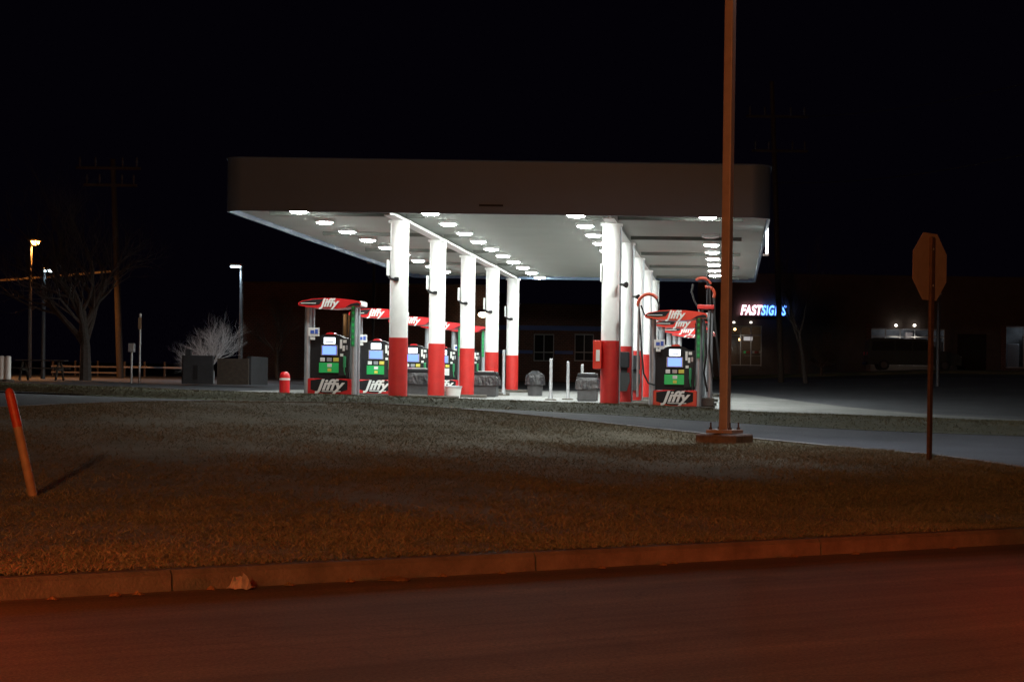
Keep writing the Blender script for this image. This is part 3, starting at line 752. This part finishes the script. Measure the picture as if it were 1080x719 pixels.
def shrub(loc, R, H, m, seed, lab, n=26, name='bare_shrub'):
    rg = random.Random(seed); t = empty(name, loc); tag(t, lab, 'shrub'); a, b = MB(), MB()
    a.tube([(0, 0, -.1), (.03, 0, .35), (.0, .04, .6)], [.12, .09, .07], 8)
    for i in range(n):
        az = 2*PI*(i+rg.random())/n; el = math.acos(rg.uniform(.10, .98))
        d = Vector((math.sin(el)*math.cos(az), math.sin(el)*math.sin(az), math.cos(el)*H/R*.62)).normalized()
        grow(a, b, Vector((0, 0, rg.uniform(.3, .8))), d, R*.40 + (H-R)*.30*max(0, d.z), .04, 1, 5, rg, .62, (0, 4, 4, 4, 3), .06, .22)
    a.build('trunk', m, t, smooth=True); b.build('crown', m, t); return t
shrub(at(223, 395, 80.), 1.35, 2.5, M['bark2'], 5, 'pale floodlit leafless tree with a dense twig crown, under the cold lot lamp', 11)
shrub(at(866, 388, 112.), 1.6, 1.8, M['bush'], 9, 'round brown dry bush in the far grass before the dark building', 16, 'dry_bush')
tree('bare_tree', at(850, 402, 96.), 2.6, .14, 5, (4, 4, 4, 3, 3), .5, M['bark'], 31, 'slender dark street tree right of the far utility pole', up=.3)

def utility_pole(px_b, py_b, px_t, py_t, D, arms, lab, r=.16):
    b = at(px_b, py_b, D); tp_ = U(px_t, py_t, D)
    t = empty('utility_pole', b); tag(t, lab, 'utility pole', None); d = Vector((tp_.x-b[0], 0, tp_.z-b[2]))
    MB().tube([(0, 0, -.3), d*.5, d], [r, r*.85, r*.7], 14).build('shaft', M['wood'], t, smooth=True)
    for y, xl, xr in arms:
        a0, a1 = U(xl, y, D), U(xr, y, D); z = (a0.z+a1.z)/2 - b[2]
        arm = MB().box(((a0.x+a1.x)/2-b[0], -.22, z), (a1.x-a0.x, .10, .12)).build('crossarm', M['wood'], t)
        for f in (.06, .3, .72, .94):
            MB().lathe((a0.x+(a1.x-a0.x)*f-b[0], -.22, z+.06), [(.02, 0), (.05, .1), (.03, .16), (.06, .22), (.03, .45)], 10).build('insulator', M['polep'], arm, smooth=True)
    return t
utility_pole(824, 402, 814, 86, 98., ((124, 787, 852), (160, 793, 852)), 'tall timber utility pole with two crossarms at the canopy right end')
utility_pole(127, 402, 119, 168, 88., ((178, 82, 150), (196, 90, 146)), 'timber utility pole behind the bare tree, lower part lit orange')
def wire(name, a, b, sag, r, m, lab):
    pts = []
    for i in range(13):
        f = i/12; p = a.lerp(b, f); p.z -= sag*4*f*(1-f); pts.append(p)
    o = MB().tube(pts, r, 6).build(name, m); tag(o, lab, 'cable'); return o
wire('guard_cable', U(-60, 299, 88.), U(118.5, 286, 87.8), .05, .055, M['guard'], 'thick orange-lit cable running left from the brown utility pole')
wire('power_line', U(815.5, 124, 97.7), U(1160, 66, 80.), .6, .015, M['cable'], 'upper thin power line running right from the tall pole')
wire('power_line', U(816, 193, 97.8), U(1160, 142, 80.), .6, .02, M['cable'], 'lower thin power line running right from the tall pole')

def lot_lamp(px, py_base, lx_, ly_, D, lens, lab, head=(.62, .30, .10), power=0, col=(.72, .9, 1)):
    b = at(px, py_base, D); h = U(lx_, ly_, D)
    t = empty('lot_lamp', b); tag(t, lab, 'lot lamp'); zt = h.z-b[2]; dx = h.x-b[0]
    MB().tube([(0, 0, -.1), (0, 0, zt+.06), (dx*.15, 0, zt+.10), (dx*.8, 0, zt+.10)], [.10, .075, .05, .05], 12).build('pole', M['polep'], t, smooth=True)
    hd = MB().box((dx, 0, zt+.09), head, bev=.03).build('lamp_head', M['grey'], t)
    MB().box((dx, -.01, zt+.02), (head[0]*.9, head[1]*.9, .10), bev=.03).build('lens', lens, hd)
    if power:
        l = bpy.data.lights.new('lot_spot', 'SPOT'); l.energy = power; l.color = col; l.spot_size = math.radians(150); l.spot_blend = .6; l.shadow_soft_size = .12
        lo = bpy.data.objects.new('lot_spot', l); COL.objects.link(lo); lo.location = (b[0]+dx, b[1]-.02, b[2]+zt-.12); lo.parent = None
    return t
lot_lamp(45, 402, 51, 286, 82., M['ledcold'], 'slim lot lamp with a cold white head, left of the bare tree', (.36, .25, .10), 70)
lot_lamp(253.5, 392, 249, 281.5, 84., M['ledcold'], 'slim lot lamp with cold white head above the floodlit shrub', (.5, .3, .12), 420)
lot_lamp(393, 395, 390.5, 277.5, 110., M['tagw'], 'distant unlit lot lamp seen below the canopy left edge', (.4, .3, .1))
lot_lamp(989, 402, 991, 312, 92., M['polep'], 'thin bluish lamp post just behind the octagonal sign', (.2, .2, .1))
# sodium street lamp far left
b = at(31, 400, 84.); h = U(37, 255.5, 84.)
t = empty('street_lamp', b); tag(t, 'street lamp glowing orange at far left above the cold lot lamp', 'street lamp')
MB().tube([(0, 0, -.1), (-.02, 0, h.z-b[2]-.3), (.02, 0, h.z-b[2]+.12), (h.x-b[0], 0, h.z-b[2]+.14)], [.09, .06, .045, .04], 12).build('pole', M['bark'], t, smooth=True)
hd = MB().box((h.x-b[0], 0, h.z-b[2]+.10), (.62, .3, .12), bev=.04).build('lamp_head', M['bark'], t)
MB().lathe((h.x-b[0], 0, h.z-b[2]-.12), [(.05, 0), (.16, .05), (.20, .12), (.20, .16)], 16).build('lens', M['sodium'], hd, smooth=True)
l = bpy.data.lights.new('sodium_spot', 'SPOT'); l.energy = 1500; l.color = (1, .36, .08); l.spot_size = math.radians(165); l.spot_blend = .5; l.shadow_soft_size = .15
lo = bpy.data.objects.new('sodium_spot', l); COL.objects.link(lo); lo.location = (h.x, h.y, h.z-.2)

# white guard pipes far left
for px, lab in ((1.5, 'white guard pipe at the very left edge, far side of the drive'), (8.2, 'white guard pipe, the more right of the far left pair')):
    b = at(px, 403, 66.); t = empty('guard_pipe', b); tag(t, lab, 'bollard', 'white guard pipes')
    zt = U(px, 375, 66.).z-b[2]
    MB().lathe((0, 0, 0), [(.10, 0), (.10, zt-.04), (.07, zt-.01), (.02, zt)], 16).build('pipe', M['tagw'], t, smooth=True)
    MB().lathe((0, 0, -.02), [(.2, 0), (.19, .06), (.12, .08)], 16).build('footing', M['kerb'], t, smooth=True)
# picnic table
b = at(44, 402, 72.); t = empty('picnic_table', b, .15); tag(t, 'weathered wooden picnic table under the bare tree at far left', 'picnic table')
mb = MB()
for i in range(5): mb.box((0, -.32+.16*i, .74), (1.8, .145, .04), bev=.004)
mb.build('tabletop', M['wood'], t)
for s in (-1, 1):
    mb = MB()
    for i in range(2): mb.box((0, s*(.62+.15*i), .44), (1.8, .14, .04), bev=.004)
    mb.build('bench', M['wood'], t)
for sx in (-.65, .65):
    for s in (-1, 1):
        mb = MB(); mb.tube([(sx, s*.75, 0), (sx, s*.18, .72)], .045, 6); mb.build('leg', M['wood'], t)
    MB().box((sx, 0, .40), (.05, 1.5, .09)).build('crossbar', M['wood'], t)
# low barrier rails behind
def railing(px0, px1, D, ys, posts, lab, m):
    a, b_ = U(px0, 390, D), U(px1, 390, D); zb_ = g((a.x+b_.x)/2, D)
    t = empty('rail_barrier', ((a.x+b_.x)/2, D, zb_)); tag(t, lab, 'barrier', 'low rail barriers'); L = b_.x-a.x
    for y in ys:
        z = max(.15, U((px0+px1)/2, y, D).z - zb_); MB().box((0, 0, z), (L, .05, .085), bev=.01).build('rail', m, t)
    for f in np.linspace(-.48, .48, posts): MB().box((L*f, .05, .35), (.09, .09, .75), bev=.01).build('post', M['wood'], t)
railing(54, 128, 92., (386.5, 396.), 4, 'low metal rail barrier behind the picnic table', M['railm'])
railing(130, 196, 90., (387.5,), 4, 'low metal rail barrier left of the grey enclosure', M['railm'])
# small posts
def box_post(px, top, D, lab, head):
    b = at(px, 404, D); zt = U(px, top, D).z-b[2]; t = empty('sign_post', b); tag(t, lab, 'post')
    MB().cyl((0, 0, -.1), (0, 0, zt), .045, n=10).build('pole', M['galv'], t, smooth=True)
    if head == 'box': MB().box((0, -.02, zt-.02), (.24, .18, .34), bev=.02).build('meter_box', M['galv'], t)
    else:
        MB().box((0, -.06, zt-.30), (.13, .02, .46), bev=.004).build('panel', M['yellow'], t); MB().lathe((0, 0, zt), [(.05, 0), (.055, .06), (.02, .1)], 10).build('cap', M['tagw'], t, smooth=True)
box_post(138.5, 366, 74., 'short pipe post topped by a grey meter box', 'box')
box_post(147, 333, 75., 'tall thin post with a narrow tan panel and white cap', 'panel')
# grey enclosure
p0, p1 = U(193, 405, 73.), U(262, 405, 73.); zg = g(p0.x, 73.)
t = empty('dumpster_enclosure', ((p0.x+p1.x)/2, 74.4, zg)); tag(t, 'grey walled dumpster enclosure below the floodlit tree', 'enclosure')
L = p1.x-p0.x
MB().box((-L*.27, -1.4, .55), (L*.46, .16, 1.1), bev=.01).build('front_wall', M['encl'], t); MB().box((L*.26, -1.38, .5), (L*.48, .10, 1.0), bev=.01).build('gate', M['wood'], t)
MB().box((-L/2, 0, .55), (.16, 2.64, 1.1), bev=.01).build('side_wall', M['encl'], t); MB().box((L/2, 0, .55), (.16, 2.64, 1.1), bev=.01).build('side_wall', M['encl'], t)
MB().box((-L*.42, -1.4, 1.22), (.22, .2, .24), bev=.02).build('pier_cap', M['encl'], t)
MB().box((-L*.3, -1.49, .45), (.16, .02, .55)).build('slot', M['black'], t)

# ------------------------------------------------------------------ buildings
def building(name, lab, px0, px1, py_top, D, depth, m, openings, base_py=395):
    x0, x1 = U(px0, 380, D).x, U(px1, 380, D).x; zb_ = min(g(x0, D), g(x1, D))-.3; zt = U((px0+px1)/2, py_top, D).z
    t = empty(name, ((x0+x1)/2, D, zb_)); tag(t, lab, 'building'); cx, L, H = (x0+x1)/2, x1-x0, zt-zb_
    ops = []
    for a, b_, ya, yb, kind in openings:
        pa, pb_ = U(a, ya, D), U(b_, yb, D); ops.append((pa.x-cx, pb_.x-cx, max(.05, pb_.z-zb_), pa.z-zb_, kind))
    ops.sort(); mb = MB(); x = -L/2; th = .25
    def seg(xa, xb, za, zb2):
        if xb-xa > .01 and zb2-za > .01: mb.box(((xa+xb)/2, th/2, (za+zb2)/2), (xb-xa, th, zb2-za))
    for xa, xb, za, zb2, kind in ops:
        seg(x, xa, 0, H); seg(xa, xb, 0, za); seg(xa, xb, zb2, H); x = xb
    seg(x, L/2, 0, H)
    mb.box((-L/2+th/2, depth/2, H/2), (th, depth-2*th-.02, H)); mb.box((L/2-th/2, depth/2, H/2), (th, depth-2*th-.02, H)); mb.box((0, depth-th/2, H/2), (L, th, H))
    mb.build('wall', m, t)
    MB().box((0, depth/2, H-.32), (L-.52, depth-.6, .12)).build('roof', M['ground'], t)
    MB().box((0, .10, H+.05), (L+.1, .42, .10), bev=.01).build('coping', M['wall'], t)
    return t, cx, zb_, ops
def window(t, op, cols, rows, pane=True, framem='frame'):
    xa, xb, za, zb2 = op[:4]; mb = MB(); w = .06
    for i in range(cols+1):
        x = xa+w/2 + (xb-xa-w)*i/cols; mb.box((x, .12, (za+zb2)/2), (w, .08, zb2-za))
    for z in rows:
        mb.box(((xa+xb)/2, .12, za + (zb2-za)*z), (xb-xa-.01, .07, w))
    f = mb.build('window', M[framem], t)
    MB().box(((xa+xb)/2, .14, (za+zb2)/2), (xb-xa-.02, .012, zb2-za-.02)).build('pane', M['glass'], f)
    return f
def room(t, op, depth_, m, energy, col, lights=()):
    """a shallow lit room behind a window: floor, back and side walls, ceiling"""
    xa, xb, za, zb2 = op[:4]; mb = MB(); cx = (xa+xb)/2; L = xb-xa+.3; zz0 = max(.02, za-.1)
    mb.box((cx, depth_, (zz0+zb2)/2), (L, .06, zb2-zz0+.3)); mb.box((xa-.18, depth_/2+.15, (zz0+zb2)/2), (.06, depth_-.4, zb2-zz0+.3)); mb.box((xb+.18, depth_/2+.15, (zz0+zb2)/2), (.06, depth_-.4, zb2-zz0+.3))
    mb.box((cx, depth_/2+.1, zb2+.2), (L, depth_-.35, .06)); mb.box((cx, depth_/2+.1, zz0), (L, depth_-.35, .06))
    mb.build('interior', m, t)
    if energy:
        l = bpy.data.lights.new('room_light', 'POINT'); l.energy = energy; l.color = col; l.shadow_soft_size = .3
        lo = bpy.data.objects.new('room_light', l); COL.objects.link(lo); lo.location = t.matrix_world @ Vector((cx, depth_*.5, zb2-.25)) if False else (t.location.x+cx, t.location.y+depth_*.5, t.location.z+zb2-.3)
DR = 127.
shop, scx, szb, sops = building('shop_building', 'long dark shop row with lit storefronts and a glowing sign, far right', 735, 1150, 292, DR, 12, M['wall'],
    [(770, 803, 343, 386, 'w'), (868, 877, 350, 386, 'd'), (918, 996, 346, 386, 'w'), (1010, 1040, 352, 392, 'd'), (1060, 1120, 344, 389, 'w')])
window(shop, sops[0], 3, (.02, .76, .98)); room(shop, sops[0], 3.0, M['wall'], 22, (1, .8, .55))
window(shop, sops[2], 5, (.02, .35, .78, .98)); room(shop, sops[2], 3.5, M['roomd'], 70, (.85, .92, 1))
window(shop, sops[4], 3, (.02, .98)); room(shop, sops[4], 4, M['roomd'], 45, (.7, .85, 1))
for i in (1, 3):
    xa, xb, za, zb2 = sops[i][:4]; MB().box(((xa+xb)/2, .13, (za+zb2)/2), (xb-xa-.02, .06, zb2-za-.02)).build('door', M['brick' if i == 1 else 'black'], shop)
# orange brick piers
for px in (915.5, 1057.5):
    x = U(px, 380, DR).x - scx; MB().box((x, -.18, 2.0), (.34, .32, 4.0), bev=.01).build('pier', M['brick'], shop)
# downlights of the middle storefront, and bulbs in the left one
for px, py in ((945, 344.2), (964.5, 344.2), (774, 341.), (792, 341.)):
    p = U(px, py, DR-.35); MB().lathe((p.x-scx, -.35, p.z-szb), [(.03, 0), (.09, .02), (.09, .10), (.05, .14)], 12).build('downlight', emis('downlight_lens', (1, .93, .8), 8 if px > 900 else 2), shop, smooth=True)
# things in the left window: display boxes, notice, bulbs
p = U(789, 357, DR+.5); MB().box((p.x-scx, .5, p.z-szb), (.60, .02, .26)).build('lit_notice', emis('lit_notice_panel', (1, .95, .95), .7), shop)
for i, (px, m_) in enumerate(zip(np.linspace(785.5, 801.5, 8), ('green', 'red2', 'orange', 'tagb', 'tagw', 'red2', 'orange', 'tagw'))):
    p = U(px, 371.3, DR+.6); MB().box((p.x-scx, .6, p.z-szb), (.15, .16, .15), bev=.01).build('display_box', M[m_], shop)
p0, p1 = U(785, 374, DR+.6), U(802, 374, DR+.6); MB().box(((p0.x+p1.x)/2-scx, .62, p0.z-szb-.06), (p1.x-p0.x, .3, .05)).build('display_shelf', M['frame'], shop)
for px, py in ((775, 348.5), (771, 359.5), (777, 360.), (779, 359.3)):
    p = U(px, py, DR+1.4); MB().lathe((p.x-scx, 1.4, p.z-szb), [(.02, 0), (.08, .04), (.09, .10), (.04, .17)], 12).build('bulb', M['bulb'], shop, smooth=True)
for px, w_, h_, y_ in ((926, .8, 1.9, 2.2), (941, 1.0, 1.3, 1.6), (958, .5, 2.3, 2.6), (972, 1.1, 1.0, 1.5), (988, .7, 1.7, 2.4), (1068, .8, 1.6, 2.2), (1082, .5, 2.2, 2.8), (1094, 1.0, 1.2, 1.8)):
    p = U(px, 380, DR+y_); MB().box((p.x-scx, y_, h_/2+sops[2][2]), (w_, .35, h_), bev=.02).build('shelf_unit', M['wall' if int(px) % 3 else 'frame'], shop)
# tan pillar inside the left storefront
p = U(775, 380, DR+1.0); MB().box((p.x-scx, 1.0, sops[0][2]+1.1), (.5, .2, 2.2), bev=.01).build('display_panel', M['yellow'], shop)
# storefront downlights really light the frontage
for px in (945, 964.5, 783):
    p = U(px, 346, DR-.45); l = bpy.data.lights.new('frontage_spot', 'SPOT'); l.energy = 70 if px > 900 else 25; l.color = (1, .9, .75); l.spot_size = 2.2; l.spot_blend = .6; l.shadow_soft_size = .08
    lo = bpy.data.objects.new('frontage_spot', l); COL.objects.link(lo); lo.location = (p.x, p.y, p.z-.1)
# shop letters
sg = empty('shop_sign', (U(780, 328, DR).x, DR-.16, U(804, 327.8, DR).z)); tag(sg, 'glowing white and blue channel-letter shop sign on the far dark facade', 'shop sign')
xs = [(783.2, 'F', 'shopw', 6.2), (788.9, 'A', 'shopw', 6.4), (794.3, 'S', 'shopw', 6.), (799.8, 'T', 'shopw', 6.), (804.8, 'S', 'shopb', 5.6), (808.6, 'I', 'shopb', 2.2), (812.9, 'G', 'shopb', 6.), (819.6, 'N', 'shopb', 6.2), (826.2, 'S', 'shopb', 5.6)]
for px, ch, m_, wpx in xs:
    lettering('letter', ch, .88, M[m_], sg, (U(px, 328, DR).x-sg.location.x, 0, 0), (PI/2, 0, 0), .22, .028, .05, wpx*DR/F)
MB().box((U(804.8, 328, DR).x-sg.location.x, .10, -.36), (3.1, .10, .09), bev=.01).build('raceway', M['black'], sg)
bk, bcx, bzb, bops = building('brick_building', 'dark brick building far behind the left pumps, with an orange lit doorway', 255, 512, 300, 118., 10, M['brick'], [(361, 371, 330, 356, 'w'), (402, 412, 352, 384, 'd')])
window(bk, bops[0], 2, (.02, .98)); room(bk, bops[0], 2.5, M['roomw'], 14, (1, .55, .25))
MB().box(((bops[1][0]+bops[1][1])/2, .13, (bops[1][2]+bops[1][3])/2), (bops[1][1]-bops[1][0]-.02, .06, bops[1][3]-bops[1][2]-.02)).build('door', M['wall'], bk)
st, tcx, tzb, tops_ = building('service_building', 'dim service building with blue trim seen through the middle of the canopy', 518, 655, 322, 122., 10, M['brick'], [(563, 584, 352, 381, 'w'), (606, 626, 352, 381, 'w')])
for op in tops_: window(st, op, 2, (.02, .33, .98)); MB().box(((op[0]+op[1])/2, 1.2, (op[2]+op[3])/2), (op[1]-op[0]+.3, .06, op[3]-op[2]+.3)).build('interior', M['wall'], st)
for y, h in ((346, .30), (371.5, .22)):
    for xa, xb in (((-4.2, 4.2),) if y < 350 else ((-3.9, -1.5), (-.1, 1.1))):
        MB().box(((xa+xb)/2, -.03, U(587, y, 122.).z-tzb), (xb-xa, .05, h), bev=.008).build('blue_band', M['bluep'], st)
# wall lamp with a warm glare
p = U(509.5, 332.5, 117.4)
wl = empty('wall_lamp', p); tag(wl, 'glaring warm white wall lamp on the brick building, between the third and fourth left columns', 'wall lamp')
MB().box((0, .10, .10), (.5, .30, .26), bev=.03).build('housing', M['black'], wl); MB().lathe((0, -.10, -.14), [(.08, 0), (.24, .07), (.31, .18), (.24, .29), (.08, .34)], 20).build('lens', M['wallwarm'], wl, smooth=True)

l = bpy.data.lights.new('wall_lamp_glow', 'POINT'); l.energy = 12; l.color = (1, .72, .42); l.shadow_soft_size = .1
lo = bpy.data.objects.new('wall_lamp_glow', l); COL.objects.link(lo); lo.location = (p.x, p.y-.75, p.z-.05)
# dark van in front of the middle storefront
def vehicle(name, loc, rz, L, W, prof, glass_polys, paint, wheels, tail, head, lab, cat='van', am=None):
    t = empty(name, loc, rz); tag(t, lab, cat)
    mb = MB(); mb.prism(prof, -W/2, W/2)
    bmesh.ops.bevel(mb.bm, geom=[e for e in mb.bm.edges if len(e.link_faces) == 2 and e.calc_face_angle(0) > .5], offset=.07, segments=3, affect='EDGES', profile=.6)
    body = mb.build('body', paint, t, smooth=True)
    for s in (-1, 1):
        for gp in glass_polys:
            MB().prism(gp, s*(W/2-.002), s*(W/2+.006)).build('side_window', M['black'], t)
        for wx in wheels:
            mb = MB(); mb.cyl((wx, s*(W/2-.20), .34), (wx, s*(W/2+.02), .34), .34, n=24); w_ = mb.build('wheel', M['tyre'], t, smooth=True)
            MB().cyl((wx, s*(W/2+.012), .34), (wx, s*(W/2+.035), .34), .21, n=20).build('rim', M['rim'], w_, smooth=True)
        if head: MB().box((L/2-.04, s*(W/2-.30), head[1]), (.12, .36, .16), bev=.03).build('headlight', head[0], t)
        if tail: MB().box((-L/2+.02, s*(W/2-.22), tail[1]), (.10, .34, .20), bev=.03).build('tail_light', tail[0], t)
        if am: MB().box((-L/2+.02, s*(W/2-.22), am[1]), (.10, .30, .08), bev=.02).build('turn_signal', am[0], t)
    MB().box((L/2, 0, .42), (.16, W*.96, .20), bev=.05).build('bumper', M['black'], t); MB().box((-L/2, 0, .42), (.16, W*.96, .20), bev=.05).build('bumper', M['black'], t)
    return t
bv = at(962, 391, 121.)
vanp = [(-3., .35), (-3., 1.0), (-2.9, 1.9), (-2.6, 2.02), (.7, 2.0), (1.5, 1.3), (2.75, 1.08), (3., .85), (3., .35)]
vg = [[(-2.75, 1.25), (-2.7, 1.82), (-1.3, 1.85), (-1.3, 1.25)], [(-1.2, 1.25), (-1.2, 1.85), (-.2, 1.85), (-.2, 1.25)], [(-.1, 1.25), (-.1, 1.85), (.65, 1.82), (1.2, 1.28)]]
vehicle('parked_van', bv, .06, 6., 1.95, vanp, vg, M['carp'], (-1.95, 1.95), (M['red2'], 1.05), (M['tagw'], .85), 'long dark van parked before the middle storefront at far right')
# two unseen standing cars, added for the red and amber light of passing traffic
carp_ = [(-2.25, .28), (-2.27, .75), (-2.15, .98), (-1.65, 1.05), (-1.05, 1.42), (.35, 1.45), (1.05, 1.0), (2.1, .82), (2.27, .60), (2.25, .28)]
cg = [[(-1.5, 1.02), (-1.0, 1.34), (-.35, 1.38), (-.35, 1.02)], [(-.28, 1.02), (-.28, 1.38), (.3, 1.38), (.85, 1.02)]]
sX, sY = ST(-5.9, -1.3)
vehicle('added_car', (sX, sY, 0), ANG+PI, 4.5, 1.78, carp_, cg, M['carp2'], (-1.4, 1.4), (M['tail'], .80), (M['head'], .66), 'added unseen silver saloon car on the far lane beyond the left edge, tail lamps lit', 'car', (M['amber'], .62))
sX, sY = ST(12.2, -5.4)
vehicle('added_car', (sX, sY, 0), ANG, 4.5, 1.78, carp_, cg, M['carp'], (-1.4, 1.4), (M['tail2'], .80), (M['head'], .66), 'added unseen dark saloon car on the near lane beyond the right edge, tail lamps lit', 'car', (M['amber'], .62))

# roadside sodium lamp on the camera's side of the road
b = ST(-16, -20)
t = empty('street_lamp', (b[0], b[1], 0)); tag(t, 'tall roadside street lamp with an orange head on the near verge behind the viewpoint', 'street lamp')
MB().tube([(0, 0, 0), (0, 0, 6.6), (.3, .3, 7.1), (1.2, 1.4, 7.3)], [.11, .08, .06, .05], 12).build('pole', M['galv'], t, smooth=True)
hd = MB().box((1.45, 1.7, 7.28), (.75, .4, .16), bev=.05, rz=.85).build('lamp_head', M['galv'], t)
MB().box((1.45, 1.7, 7.19), (.55, .28, .05), bev=.02, rz=.85).build('lens', M['sodium'], hd)
l = bpy.data.lights.new('street_lamp_light', 'POINT'); l.energy = 13500; l.color = (1, .38, .115); l.shadow_soft_size = .7
lo = bpy.data.objects.new('street_lamp_light', l); COL.objects.link(lo); lo.location = (b[0]+1.45, b[1]+1.7, 7.0)

# ------------------------------------------------------------------ sky, camera, render
w = bpy.data.worlds.new('World'); S.world = w; w.use_nodes = True
bg = w.node_tree.nodes['Background']; bg.inputs['Color'].default_value = (.0009, .0006, .0018, 1); bg.inputs['Strength'].default_value = 1.
cam = bpy.data.cameras.new('camera'); cam.sensor_width = 36; cam.lens = F/1080*36; cam.clip_end = 2000; cam.clip_start = .1
cam.shift_x = -(U0-540)/1080; cam.shift_y = (V0-359.5)/1080
co = bpy.data.objects.new('camera', cam); COL.objects.link(co); co.location = (0, 0, E)
co.rotation_euler = (Matrix.Rotation(PI/2, 3, 'X') @ Matrix.Rotation(TH, 3, 'Z')).to_euler()
S.camera = co
S.render.engine = 'CYCLES'
S.cycles.use_denoising = True
try: S.cycles.denoiser = 'OPENIMAGEDENOISE'
except Exception: pass
S.cycles.use_light_tree = True; S.cycles.max_bounces = 8; S.cycles.sample_clamp_indirect = 6; S.cycles.caustics_reflective = False; S.cycles.caustics_refractive = False
S.view_settings.view_transform = 'Standard'; S.view_settings.look = 'None'; S.view_settings.exposure = 0; S.view_settings.gamma = 1
